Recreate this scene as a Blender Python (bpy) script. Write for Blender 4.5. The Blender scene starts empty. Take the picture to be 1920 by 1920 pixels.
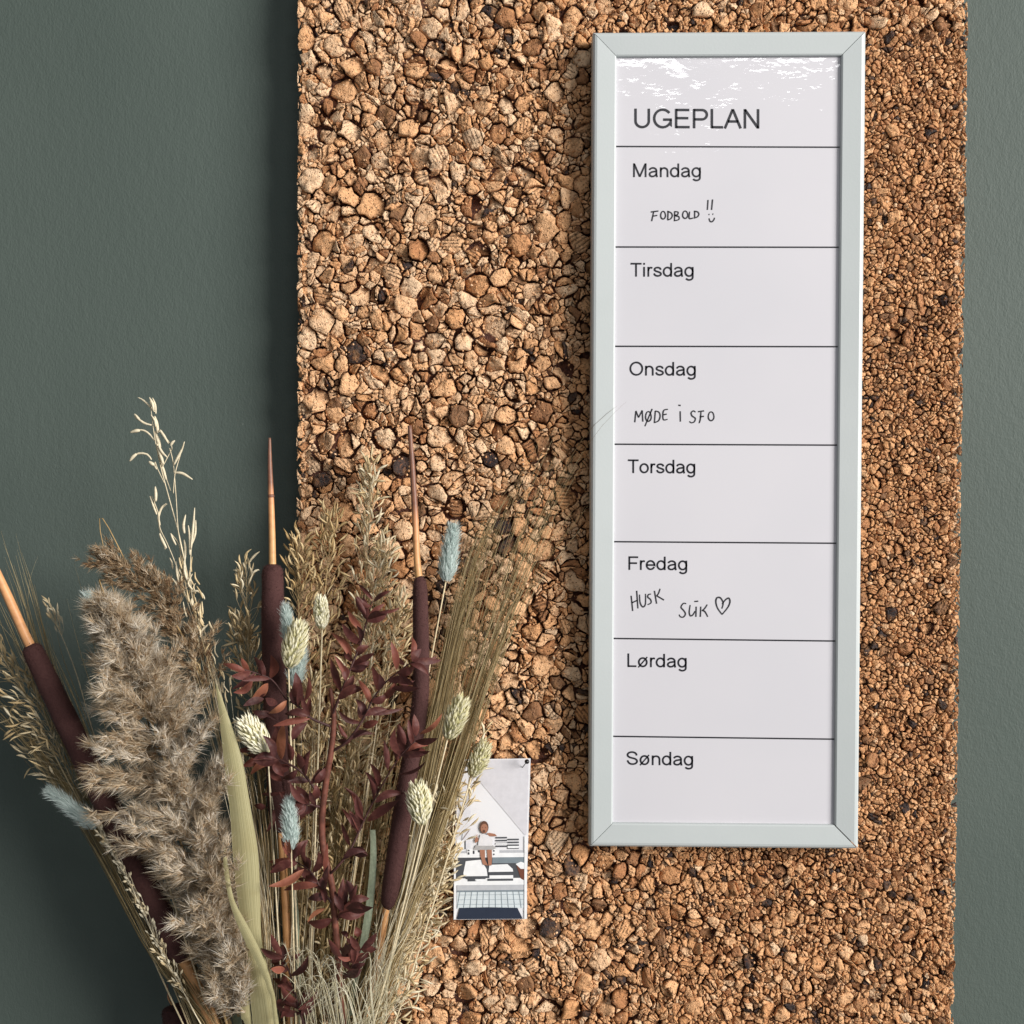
import bpy, math, random
from mathutils import Vector, Matrix, noise

random.seed(11)
rnd = random.random
def U(a, b): return a + (b - a) * rnd()
def G_(m, s): return random.gauss(m, s)
scene = bpy.context.scene
COL = scene.collection

# ------------------------------------------------------------------ camera
S = 0.000385            # metres per photo pixel on the face of the cork
H0 = 0.030              # face of the cork above the wall
D = 0.80                # camera distance
PITCH, YAW, ROLL = math.radians(1.15), math.radians(1.10), math.radians(0.36)
fwd = Vector((-math.sin(YAW), math.cos(YAW) * math.cos(PITCH), -math.sin(PITCH))).normalized()
right0 = fwd.cross(Vector((0, 0, 1))).normalized()
up0 = right0.cross(fwd).normalized()
right = (right0 * math.cos(ROLL) + up0 * math.sin(ROLL)).normalized()
up = right.cross(fwd).normalized()
CAM = Vector((0, -H0, 0)) - fwd * D
camd = bpy.data.cameras.new("camera")
camd.sensor_width = 36
camd.lens = 36 / (2 * 960 * S / D)
camd.clip_start = 0.02
camd.clip_end = 50
camo = bpy.data.objects.new("camera", camd)
camo.matrix_world = Matrix(((right.x, up.x, -fwd.x, CAM.x), (right.y, up.y, -fwd.y, CAM.y),
                            (right.z, up.z, -fwd.z, CAM.z), (0, 0, 0, 1)))
COL.objects.link(camo)
scene.camera = camo

def P(px, py, h):
    """point at h metres off the wall that the photograph shows at pixel px, py"""
    d = fwd * D + right * ((px - 960) * S) + up * ((960 - py) * S)
    k = (-h - CAM.y) / d.y
    return CAM + d * k
def RS(w, h): return w * S * (D - (h - H0)) / D       # pixel width -> metres at height h

# ------------------------------------------------------------------ world and lamps
world = bpy.data.worlds.new("World")
scene.world = world
world.use_nodes = True
bg = world.node_tree.nodes["Background"]
bg.inputs[0].default_value = (0.93, 0.97, 1.0, 1)
bg.inputs[1].default_value = 0.20

def area(name, loc, target, sx, sy, power, color):
    l = bpy.data.lights.new(name, 'AREA')
    l.shape = 'RECTANGLE'; l.size = sx; l.size_y = sy
    l.energy = power; l.color = color
    o = bpy.data.objects.new(name, l)
    o.location = loc
    o.rotation_euler = (Vector(target) - Vector(loc)).to_track_quat('-Z', 'Y').to_euler()
    COL.objects.link(o)
    return o
area("window_light", (5.0, -3.55, 1.55), (0.0, 0, 0), 3.0, 3.0, 745, (1.0, 0.965, 0.92))

HP = H0 + 0.0145        # face of the white panel
gp = P(1320, 12, HP)
gd = gp - CAM
gl = gp + Vector((gd.x, -gd.y, gd.z)) * (1.5 / gd.y)
area("high_window_light", gl, gp, 0.60, 0.16, 3.6, (1.0, 1.0, 1.0))

scene.view_settings.view_transform = 'Standard'
scene.view_settings.look = 'None'
scene.view_settings.exposure = 0.0
scene.view_settings.gamma = 1.0
scene.cycles.max_bounces = 6
scene.cycles.use_denoising = True

# ------------------------------------------------------------------ materials
class N:
    """small node helper"""
    def __init__(s, name):
        s.m = bpy.data.materials.new(name); s.m.use_nodes = True
        s.t = s.m.node_tree; s.n = s.t.nodes; s.l = s.t.links
        s.b = s.n["Principled BSDF"]; s.out = s.n["Material Output"]
    def new(s, typ, **kw):
        nd = s.n.new(typ)
        for k, v in kw.items():
            if k.startswith('i_'):
                key = k[2:]
                key = int(key) if key.isdigit() else key.replace('_', ' ')
                if hasattr(v, 'is_output'): s.l.new(v, nd.inputs[key])
                else: nd.inputs[key].default_value = v
            else: setattr(nd, k, v)
        return nd
    def noise(s, vec, scale, detail=3, rough=0.55):
        nd = s.new('ShaderNodeTexNoise', i_Scale=scale, i_Detail=detail, i_Roughness=rough)
        if vec is not None: s.l.new(vec, nd.inputs['Vector'])
        return nd.outputs['Fac']
    def ramp(s, fac, stops, interp='LINEAR'):
        nd = s.new('ShaderNodeValToRGB'); r = nd.color_ramp; r.interpolation = interp
        while len(r.elements) < len(stops): r.elements.new(0.5)
        for e, (p, c) in zip(r.elements, stops):
            e.position = p; e.color = (c[0], c[1], c[2], 1) if not isinstance(c, (int, float)) else (c, c, c, 1)
        s.l.new(fac, nd.inputs[0])
        return nd.outputs[0]
    def math(s, op, a, b=None):
        nd = s.new('ShaderNodeMath', operation=op)
        for i, v in enumerate((a, b)):
            if v is None: continue
            if hasattr(v, 'is_output'): s.l.new(v, nd.inputs[i])
            else: nd.inputs[i].default_value = v
        return nd.outputs[0]
    def mix(s, fac, a, b, mode='MIX'):
        nd = s.new('ShaderNodeMix', data_type='RGBA', blend_type=mode)
        for idx, v in ((0, fac), (6, a), (7, b)):
            if hasattr(v, 'is_output'): s.l.new(v, nd.inputs[idx])
            elif idx == 0: nd.inputs[0].default_value = v
            else: nd.inputs[idx].default_value = (v[0], v[1], v[2], 1)
        return nd.outputs[2]
    def bump(s, height, strength, dist):
        nd = s.new('ShaderNodeBump', i_Strength=strength, i_Distance=dist)
        s.l.new(height, nd.inputs['Height']); s.l.new(nd.outputs[0], s.b.inputs['Normal'])
        return nd.outputs[0]
    def base(s, c):
        if hasattr(c, 'is_output'): s.l.new(c, s.b.inputs['Base Color'])
        else: s.b.inputs['Base Color'].default_value = (c[0], c[1], c[2], 1)
    def rough(s, r, spec=None):
        if hasattr(r, 'is_output'): s.l.new(r, s.b.inputs['Roughness'])
        else: s.b.inputs['Roughness'].default_value = r
        if spec is not None: s.b.inputs['Specular IOR Level'].default_value = spec
    def attr(s, name, typ='GEOMETRY'):
        return s.new('ShaderNodeAttribute', attribute_name=name)
    def obj(s): return s.new('ShaderNodeTexCoord').outputs['Object']
    def translucent(s, color, fac):
        tr = s.new('ShaderNodeBsdfTranslucent')
        if hasattr(color, 'is_output'): s.l.new(color, tr.inputs[0])
        else: tr.inputs[0].default_value = (color[0], color[1], color[2], 1)
        mx = s.new('ShaderNodeMixShader'); mx.inputs[0].default_value = fac
        s.l.new(s.b.outputs[0], mx.inputs[1]); s.l.new(tr.outputs[0], mx.inputs[2])
        s.l.new(mx.outputs[0], s.out.inputs[0])

def mat_wall():
    k = N("wall_paint"); o = k.obj()
    mp = k.new('ShaderNodeMapping'); mp.inputs['Scale'].default_value = (1, 1, 0.62); k.l.new(o, mp.inputs[0])
    v = mp.outputs[0]
    n1 = k.noise(v, 620, 3, 0.65); n2 = k.noise(v, 190, 3, 0.5); n3 = k.noise(v, 7, 3, 0.5)
    c = k.ramp(n3, [(0.35, (0.070, 0.092, 0.081)), (0.65, (0.079, 0.102, 0.090))])
    sp = k.new('ShaderNodeTexVoronoi', i_Scale=24.0); k.l.new(v, sp.inputs['Vector'])
    chip = k.ramp(sp.outputs['Distance'], [(0.012, 1.0), (0.02, 0.0)])
    c = k.mix(k.math('MULTIPLY', chip, 0.18), c, (0.5, 0.55, 0.52))
    k.base(c); k.rough(0.62, 0.32)
    h = k.math('ADD', n1, k.math('MULTIPLY', n2, 0.9))
    k.bump(h, 0.50, 0.0008)
    return k.m

def mat_cork():
    k = N("cork_granulate")
    tone = k.attr('tone').outputs['Fac']; loc = k.attr('loc').outputs['Vector']; o = k.obj()
    kind = k.attr('kind2').outputs['Fac']
    c = k.ramp(tone, [(0.0, (0.022, 0.015, 0.017)), (0.05, (0.060, 0.040, 0.034)), (0.09, (0.24, 0.125, 0.062)),
                      (0.22, (0.48, 0.215, 0.092)), (0.45, (0.75, 0.385, 0.172)), (0.75, (0.88, 0.510, 0.266)),
                      (1.0, (0.92, 0.635, 0.40))])
    mott = k.noise(o, 480, 4, 0.7)
    c = k.mix(k.ramp(mott, [(0.54, 0.0), (0.67, 0.80)]), c, (0.25, 0.090, 0.033))
    m2 = k.noise(o, 150, 2, 0.5)
    c = k.mix(k.ramp(m2, [(0.5, 0.0), (0.75, 0.45)]), c, (0.66, 0.33, 0.13))
    # pores
    vo = k.new('ShaderNodeTexVoronoi', i_Scale=520.0, i_Randomness=1.0); k.l.new(o, vo.inputs['Vector'])
    pore = k.ramp(vo.outputs['Distance'], [(0.12, 1.0), (0.30, 0.0)])
    sel = k.ramp(k.noise(o, 260, 1, 0.5), [(0.46, 0.0), (0.56, 1.0)])
    pore = k.math('MULTIPLY', pore, sel)
    c = k.mix(k.math('MULTIPLY', pore, 0.85), c, (0.09, 0.035, 0.015))
    # growth-ring grooves on some granules
    wv = k.new('ShaderNodeTexWave', wave_type='BANDS', bands_direction='X', i_Scale=0.42, i_Distortion=4.5, i_Detail=3.0)
    k.l.new(loc, wv.inputs['Vector'])
    gr = k.ramp(wv.outputs['Fac'], [(0.12, 1.0), (0.42, 0.0)])
    gr = k.math('MULTIPLY', gr, k.math('MULTIPLY', k.ramp(kind, [(0.84, 0.0), (0.87, 1.0)]), k.ramp(k.noise(o, 190, 2, 0.6), [(0.40, 0.0), (0.55, 1.0)])))
    c = k.mix(k.math('MULTIPLY', gr, 0.6), c, (0.11, 0.045, 0.02))
    k.base(c); k.rough(k.ramp(mott, [(0.3, 0.42), (0.7, 0.8)]), 0.35)
    fine = k.noise(o, 900, 3, 0.65)
    h = k.math('ADD', k.math('MULTIPLY', mott, 1.0), k.math('MULTIPLY', fine, 0.5))
    h = k.math('SUBTRACT', h, k.math('MULTIPLY', pore, 1.3))
    h = k.math('SUBTRACT', h, k.math('MULTIPLY', gr, 1.3))
    h = k.math('ADD', h, k.math('MULTIPLY', m2, 1.0))
    vf = k.new('ShaderNodeTexVoronoi', i_Scale=330.0, feature='F1'); k.l.new(o, vf.inputs['Vector'])
    h = k.math('ADD', h, k.math('MULTIPLY', vf.outputs['Color'], 0.9))
    k.bump(h, 0.95, 0.0021)
    return k.m

def mat_binder():
    k = N("cork_binder"); o = k.obj()
    n1 = k.noise(o, 420, 4, 0.6)
    k.base(k.ramp(n1, [(0.35, (0.045, 0.014, 0.011)), (0.7, (0.17, 0.062, 0.032))])); k.rough(0.5, 0.4)
    k.bump(n1, 1.0, 0.004)
    return k.m

def mat_simple(name, col, rough=0.6, spec=0.4, var=0.12, scale=300, bump=0.0, bscale=None, dist=0.0005):
    k = N(name); o = k.obj(); n1 = k.noise(o, scale, 3, 0.6)
    a = tuple(x * (1 - var) for x in col); b = tuple(min(1, x * (1 + var)) for x in col)
    k.base(k.ramp(n1, [(0.3, a), (0.7, b)])); k.rough(rough, spec)
    if bump: k.bump(k.noise(o, bscale or scale, 4, 0.6), bump, dist)
    return k.m

def mat_tone(name, stops, rough=0.6, spec=0.35, trans=0.0, var=0.25, scale=600, bump=0.0):
    k = N(name); o = k.obj()
    c = k.ramp(k.attr('tone').outputs['Fac'], stops)
    n1 = k.noise(o, scale, 2, 0.6)
    c = k.mix(1.0, c, k.ramp(n1, [(0.3, (1 - var,) * 3), (0.7, (1 + var * 0.3,) * 3)]), 'MULTIPLY')
    k.base(c); k.rough(rough, spec)
    if bump: k.bump(n1, bump, 0.0006)
    if trans: k.translucent(c, trans)
    return k.m

def mat_panel():
    k = N("whiteboard_laminate"); o = k.obj()
    k.base(k.ramp(k.noise(o, 9, 3, 0.5), [(0.35, (0.570, 0.562, 0.600)), (0.65, (0.594, 0.582, 0.618))]))
    k.rough(0.6, 0.1)
    k.b.inputs['Coat Weight'].default_value = 0.9
    k.b.inputs['Coat Roughness'].default_value = 0.055
    mp = k.new('ShaderNodeMapping'); mp.inputs['Rotation'].default_value = (0, math.radians(-14), 0)
    mp.inputs['Scale'].default_value = (0.55, 1, 1.15); k.l.new(o, mp.inputs[0])
    n1 = k.noise(mp.outputs[0], 170, 2, 0.55)
    n2 = k.noise(mp.outputs[0], 70, 2, 0.5)
    h = k.math('ADD', n1, k.math('MULTIPLY', n2, 0.9))
    pm = k.ramp(k.noise(o, 17, 3, 0.6), [(0.40, 0.20), (0.60, 1.15)])
    h = k.math('MULTIPLY', h, pm)
    nd = k.new('ShaderNodeBump', i_Strength=0.18, i_Distance=0.0016)
    k.l.new(h, nd.inputs['Height']); k.l.new(nd.outputs[0], k.b.inputs['Coat Normal'])
    return k.m

def mat_frame():
    k = N("grey_lacquered_frame"); o = k.obj()
    n1 = k.noise(o, 5, 2, 0.5)
    k.base(k.ramp(n1, [(0.35, (0.440, 0.475, 0.478)), (0.65, (0.480, 0.512, 0.516))]))
    k.rough(k.ramp(k.noise(o, 40, 4, 0.6), [(0.3, 0.36), (0.7, 0.52)]), 0.45); k.bump(k.noise(o, 700, 3, 0.6), 0.14, 0.0004)
    return k.m

def mat_leafstrap():
    k = N("dried_strap_leaf"); st = k.attr('tone').outputs['Fac']; o = k.obj()
    nz = k.new('ShaderNodeTexNoise', noise_dimensions='1D', i_Scale=48.0, i_Detail=4.0)
    k.l.new(st, nz.inputs['W'])
    c = k.ramp(nz.outputs['Fac'], [(0.30, (0.17, 0.145, 0.060)), (0.5, (0.40, 0.36, 0.19)), (0.7, (0.56, 0.52, 0.31))])
    n1 = k.noise(o, 90, 3, 0.6)
    c = k.mix(k.ramp(n1, [(0.45, 0.0), (0.75, 0.35)]), c, (0.33, 0.27, 0.12))
    k.base(c); k.rough(0.5, 0.35); k.bump(n1, 0.25, 0.001); k.translucent(c, 0.12)
    return k.m

def mat_stalk():
    k = N("cattail_stalk"); t = k.attr('tone').outputs['Fac']; o = k.obj()
    c = k.ramp(t, [(0.0, (0.60, 0.36, 0.15)), (0.40, (0.66, 0.32, 0.14)), (0.52, (0.55, 0.25, 0.12)), (0.60, (0.20, 0.09, 0.06)), (1.0, (0.17, 0.085, 0.06))])
    n1 = k.noise(o, 240, 3, 0.6)
    c = k.mix(k.ramp(n1, [(0.45, 0.0), (0.8, 0.5)]), c, (0.35, 0.15, 0.07))
    k.base(c); k.rough(0.45, 0.4)
    return k.m

def mat_cattail():
    k = N("cattail_velvet"); o = k.obj()
    n1 = k.noise(o, 620, 4, 0.75); n2 = k.noise(o, 60, 3, 0.6)
    c = k.ramp(n2, [(0.3, (0.054, 0.022, 0.021)), (0.7, (0.064, 0.027, 0.025))])
    k.base(k.mix(k.ramp(n1, [(0.4, 0), (0.75, 0.4)]), c, (0.10, 0.048, 0.042))); k.rough(0.85, 0.2)
    k.b.inputs['Sheen Weight'].default_value = 0.08
    k.b.inputs['Sheen Roughness'].default_value = 0.5
    k.b.inputs['Sheen Tint'].default_value = (0.45, 0.25, 0.22, 1)
    k.bump(n1, 0.7, 0.0009)
    return k.m

def mat_ruscus():
    k = N("wine_red_leaf"); t = k.attr('tone').outputs['Fac']; o = k.obj()
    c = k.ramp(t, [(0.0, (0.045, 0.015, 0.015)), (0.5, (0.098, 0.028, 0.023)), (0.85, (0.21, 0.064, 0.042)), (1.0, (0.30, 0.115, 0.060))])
    n1 = k.noise(o, 220, 3, 0.6)
    c = k.mix(k.ramp(n1, [(0.5, 0), (0.8, 0.45)]), c, (0.21, 0.085, 0.06))
    k.base(c); k.rough(0.58, 0.3); k.bump(n1, 0.5, 0.0012); k.translucent(c, 0.08)
    return k.m

M = dict(
    wall=mat_wall(), cork=mat_cork(), binder=mat_binder(), panel=mat_panel(), frame=mat_frame(),
    strap=mat_leafstrap(), stalk=mat_stalk(), cattail=mat_cattail(), ruscus=mat_ruscus(),
    ink=mat_simple("black_print_ink", (0.018, 0.018, 0.024), 0.35, 0.4, 0.1),
    marker=mat_simple("marker_ink", (0.03, 0.03, 0.036), 0.5, 0.3, 0.2),
    paper=mat_simple("photo_paper", (0.74, 0.74, 0.77), 0.35, 0.4, 0.02, 40),
    pin=mat_simple("black_pin_plastic", (0.012, 0.012, 0.014), 0.2, 0.5, 0.1),
    steel=mat_simple("pin_steel", (0.16, 0.16, 0.17), 0.35, 0.5, 0.1),
    twig=mat_simple("wine_red_twig", (0.135, 0.046, 0.030), 0.6, 0.3, 0.45, 220, 0.5, 300),
    shoot=mat_simple("dark_shoot", (0.055, 0.022, 0.020), 0.6, 0.3, 0.3, 220),
    bunny=mat_tone("bunny_tail_fibre", [(0, (0.44, 0.53, 0.50)), (0.55, (0.66, 0.75, 0.72)), (1, (0.85, 0.90, 0.88))], 0.7, 0.25, 0.3, 0.1),
    bract=mat_tone("canary_grass_bract", [(0, (0.42, 0.40, 0.17)), (0.5, (0.76, 0.71, 0.45)), (1, (0.88, 0.84, 0.67))], 0.6, 0.3, 0.2, 0.1),
    plume=mat_tone("reed_plume_fibre", [(0, (0.17, 0.095, 0.048)), (0.3, (0.38, 0.255, 0.14)), (0.6, (0.63, 0.51, 0.355)), (1, (0.88, 0.83, 0.74))], 0.7, 0.25, 0.25, 0.15),
    straw=mat_tone("dry_straw", [(0, (0.22, 0.135, 0.055)), (0.35, (0.48, 0.325, 0.145)), (0.7, (0.68, 0.53, 0.30)), (1, (0.84, 0.76, 0.57))], 0.55, 0.35, 0.15, 0.25),
    olive=mat_tone("olive_grass", [(0, (0.16, 0.105, 0.042)), (0.5, (0.42, 0.305, 0.135)), (1, (0.64, 0.53, 0.31))], 0.55, 0.35, 0.12, 0.25),
    silver=mat_tone("pale_feather_grass", [(0, (0.46, 0.40, 0.23)), (0.5, (0.70, 0.64, 0.43)), (1, (0.90, 0.86, 0.70))], 0.6, 0.3, 0.2, 0.15),
    green=mat_tone("pale_green_blade", [(0, (0.25, 0.31, 0.21)), (1, (0.47, 0.53, 0.38))], 0.5, 0.35, 0.15, 0.2),
)

# ------------------------------------------------------------------ mesh helpers
class MB:
    def __init__(s): s.v = []; s.f = []; s.t = []; s.loc = []; s.k = []; s.mi = []
    def add(s, verts, faces, tone=0.5):
        b = len(s.v)
        s.v.extend(verts)
        s.t.extend(tone if isinstance(tone, list) else [tone] * len(verts))
        s.f.extend(tuple(i + b for i in f) for f in faces)
    def build(s, name, mat, parent=None, smooth=True, kind=None):
        me = bpy.data.meshes.new(name)
        org = Vector((0, 0, 0))
        if parent is not None:
            org = parent.matrix_world.translation if parent.parent is None else org
        me.from_pydata([tuple(v) for v in s.v], [], s.f)
        for m in (mat if isinstance(mat, list) else [mat]): me.materials.append(m)
        if s.mi: me.polygons.foreach_set('material_index', s.mi)
        if smooth: me.polygons.foreach_set('use_smooth', [True] * len(me.polygons))
        if s.t:
            a = me.attributes.new('tone', 'FLOAT', 'POINT'); a.data.foreach_set('value', s.t)
        if s.loc:
            a = me.attributes.new('loc', 'FLOAT_VECTOR', 'POINT')
            a.data.foreach_set('vector', [c for v in s.loc for c in v])
            a = me.attributes.new('kind2', 'FLOAT', 'POINT'); a.data.foreach_set('value', s.k)
        me.update()
        o = bpy.data.objects.new(name, me)
        COL.objects.link(o)
        if parent is not None: attach(o, parent)
        if kind: o['kind'] = kind
        return o

def worldpos(o):
    p = Vector((0, 0, 0))
    while o is not None:
        p = p + o.location; o = o.parent
    return p
def attach(o, parent):
    o.parent = parent
    o.location = -worldpos(parent)          # meshes are written in world coordinates

def thing(name, label, cat, loc, group=None):
    o = bpy.data.objects.new(name, None)
    o.empty_display_size = 0.02
    o.location = loc
    COL.objects.link(o)
    o['label'] = label; o['category'] = cat
    if group: o['group'] = group
    return o

def catmull(pts, n):
    """pts: list of equal-length tuples; returns n+1 samples"""
    q = [pts[0]] + list(pts) + [pts[-1]]
    out = []
    m = len(pts) - 1
    for i in range(n + 1):
        u = i / n * m
        j = min(int(u), m - 1); t = u - j
        p0, p1, p2, p3 = q[j], q[j + 1], q[j + 2], q[j + 3]
        out.append(tuple(0.5 * ((2 * b) + (-a + c) * t + (2 * a - 5 * b + 4 * c - d) * t * t + (-a + 3 * b - 3 * c + d) * t ** 3)
                         for a, b, c, d in zip(p0, p1, p2, p3)))
    return out

def tube(mb, pts, radii, sides=6, tone=0.5, cap=True):
    n = len(pts); vs = []; fs = []; tl = []
    prev = None
    for i, p in enumerate(pts):
        d = (pts[min(i + 1, n - 1)] - pts[max(i - 1, 0)])
        if d.length < 1e-9: d = Vector((0, 0, 1))
        d.normalize()
        if prev is None:
            a = d.cross(Vector((0, 1, 0)))
            if a.length < 1e-4: a = d.cross(Vector((1, 0, 0)))
        else:
            a = prev - d * prev.dot(d)
        a.normalize(); prev = a
        b = d.cross(a)
        r = radii[i] if isinstance(radii, (list, tuple)) else radii
        for k in range(sides):
            an = 2 * math.pi * k / sides
            vs.append(p + (a * math.cos(an) + b * math.sin(an)) * r)
            tl.append(tone[i] if isinstance(tone, list) else tone)
    for i in range(n - 1):
        for k in range(sides):
            k2 = (k + 1) % sides
            fs.append((i * sides + k, i * sides + k2, (i + 1) * sides + k2, (i + 1) * sides + k))
    if cap:
        fs.append(tuple(range(sides - 1, -1, -1)))
        fs.append(tuple((n - 1) * sides + k for k in range(sides)))
    mb.add(vs, fs, tl)

def ptube(mb, pts, n, sides=6, tone=0.5):
    """pts: (px, py, h_mm, width_px)"""
    q = catmull(pts, n)
    tube(mb, [P(a, b, h / 1000) for a, b, h, w in q], [RS(max(w, 0.15), h / 1000) / 2 for a, b, h, w in q], sides, tone)
    return q

def rvec():
    while True:
        v = Vector((U(-1, 1), U(-1, 1), U(-1, 1)))
        if 0.05 < v.length < 1: return v.normalized()

def fibre(mb, p, d, L, w, tone, curl=0.25, seg=2):
    d = d.normalized()
    s = d.cross(rvec())
    if s.length < 1e-3: s = d.cross(Vector((1, 0.3, 0)))
    s.normalize()
    bend = rvec() * curl
    vs = [p - s * w, p + s * w]
    tip = p
    for i in range(1, seg + 1):
        t = i / seg
        tip = tip + (d + bend * t).normalized() * (L / seg)
        if i < seg:
            ww = w * (1 - 0.45 * t); vs += [tip - s * ww, tip + s * ww]
    vs.append(tip)
    fs = [(2 * i, 2 * i + 1, 2 * i + 3, 2 * i + 2) for i in range(seg - 1)]
    fs.append((2 * seg - 2, 2 * seg - 1, 2 * seg))
    mb.add(vs, fs, tone)

def spikelet(mb, p, d, L, w, tone, curl=0.35):
    """a curved teardrop husk"""
    d = d.normalized()
    bend = rvec() * curl
    pts, rad = [], []
    q = p
    prof = (0.25, 0.8, 1.0, 0.72, 0.08)
    for i in range(5):
        pts.append(q); rad.append(w * prof[i])
        q = q + (d + bend * (i / 2.0)).normalized() * (L / 4)
    tube(mb, pts, rad, 4, tone, cap=False)

# ------------------------------------------------------------------ wall
mb = MB()
mb.add([Vector((-3, 0, -3)), Vector((3, 0, -3)), Vector((3, 0, 3)), Vector((-3, 0, 3))], [(0, 1, 2, 3)])
wall = mb.build("wall", M['wall'], smooth=False)
wall['kind'] = 'structure'; wall['label'] = 'matt grey green painted wall with fine roller texture'

# ------------------------------------------------------------------ cork board
XL = (P(561, 0, H0).x + P(553, 1000, H0).x) / 2
XR = (P(1819, 0, H0).x + P(1786, 1900, H0).x) / 2
PXW = (XR - XL) / S
board = thing("cork_board", "thick raw cork board of coarse glued granules hung on the green wall", "cork board", (0.5 * (XL + XR), 0, -0.50))
mb = MB()
x0, x1, z0, z1 = XL + 0.003, XR - 0.003, -0.50, 0.50
yb, yf = -0.0005, -(H0 - 0.0065)
v = [Vector(c) for c in ((x0, yb, z0), (x1, yb, z0), (x1, yb, z1), (x0, yb, z1), (x0, yf, z0), (x1, yf, z0), (x1, yf, z1), (x0, yf, z1))]
mb.add(v, [(0, 1, 2, 3), (4, 7, 6, 5), (0, 4, 5, 1), (1, 5, 6, 2), (2, 6, 7, 3), (3, 7, 4, 0)])
mb.build("binder_slab", M['binder'], board, smooth=False)

def cells(w, h, rfun, skip=None, tries=60000, kmax=1.0):
    """weighted cells filling w x h (pixels); returns [(cx, cy, r, polygon)]"""
    gs = 32.0
    grid = {}
    seeds = []
    rs = []
    for i in range(tries):
        x, y = U(-6, w + 6), U(-8, h + 8)
        if skip and skip(x, y): continue
        rs.append((rfun(x, y), x, y))
    rs.sort(reverse=True)
    for r, x, y in rs:
        gx, gy = int(x // gs), int(y // gs)
        ok = True
        for i in range(gx - 2, gx + 3):
            for j in range(gy - 2, gy + 3):
                for (X, Y, R) in grid.get((i, j), ()):
                    if (X - x) ** 2 + (Y - y) ** 2 < (0.90 * (R + r)) ** 2: ok = False; break
                if not ok: break
            if not ok: break
        if ok:
            grid.setdefault((gx, gy), []).append((x, y, r)); seeds.append((x, y, r))
    out = []
    for (x, y, r) in seeds:
        gx, gy = int(x // gs), int(y // gs)
        m = r * 1.75 + 3
        poly = [(x - m, y - m * .8), (x - m * .5, y - m), (x + m * .5, y - m), (x + m, y - m * .6), (x + m, y + m * .5), (x + m * .4, y + m), (x - m * .6, y + m), (x - m, y + m * .5)]
        for i in range(gx - 3, gx + 4):
            for j in range(gy - 3, gy + 4):
                for (X, Y, R) in grid.get((i, j), ()):
                    dx, dy = X - x, Y - y
                    d2 = dx * dx + dy * dy
                    if d2 < 1e-6 or d2 > (2.4 * (r + R) + 12) ** 2: continue
                    lim = 0.5 * (d2 + r * r - R * R)
                    np_ = []
                    L = len(poly)
                    for a in range(L):
                        p, q = poly[a], poly[(a + 1) % L]
                        fp = (p[0] - x) * dx + (p[1] - y) * dy - lim
                        fq = (q[0] - x) * dx + (q[1] - y) * dy - lim
                        if fp <= 0: np_.append(p)
                        if (fp < 0 < fq) or (fq < 0 < fp):
                            t = fp / (fp - fq); np_.append((p[0] + (q[0] - p[0]) * t, p[1] + (q[1] - p[1]) * t))
                    poly = np_
                    if len(poly) < 3: break
        if len(poly) >= 3:
            poly = [(min(max(p[0], 0), w), p[1]) for p in poly]
            split(out, poly, r, 0)
    return out

def parea(poly): return 0.5 * abs(sum(poly[i][0] * poly[(i + 1) % len(poly)][1] - poly[(i + 1) % len(poly)][0] * poly[i][1] for i in range(len(poly))))
def split(out, poly, r, depth):
    """break a cell into angular shards now and then"""
    a = parea(poly)
    if a < 14: return
    cx = sum(p[0] for p in poly) / len(poly); cy = sum(p[1] for p in poly) / len(poly)
    re = math.sqrt(a / math.pi)
    if re > 5.5 and depth < 2 and rnd() < (0.66 if depth == 0 else 0.42) - (0.10 if re > 15 else 0):
        an = U(0, math.pi); nx_, ny_ = math.cos(an), math.sin(an)
        off = U(-0.4, 0.4) * re
        A, B = [], []
        L = len(poly)
        for i in range(L):
            p, q = poly[i], poly[(i + 1) % L]
            fp = (p[0] - cx) * nx_ + (p[1] - cy) * ny_ - off; fq = (q[0] - cx) * nx_ + (q[1] - cy) * ny_ - off
            (A if fp <= 0 else B).append(p)
            if fp * fq < 0:
                t = fp / (fp - fq); m = (p[0] + (q[0] - p[0]) * t, p[1] + (q[1] - p[1]) * t)
                A.append(m); B.append(m)
        for C in (A, B):
            if len(C) >= 3: split(out, C, r, depth + 1)
        return
    out.append((cx, cy, re, poly))

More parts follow.
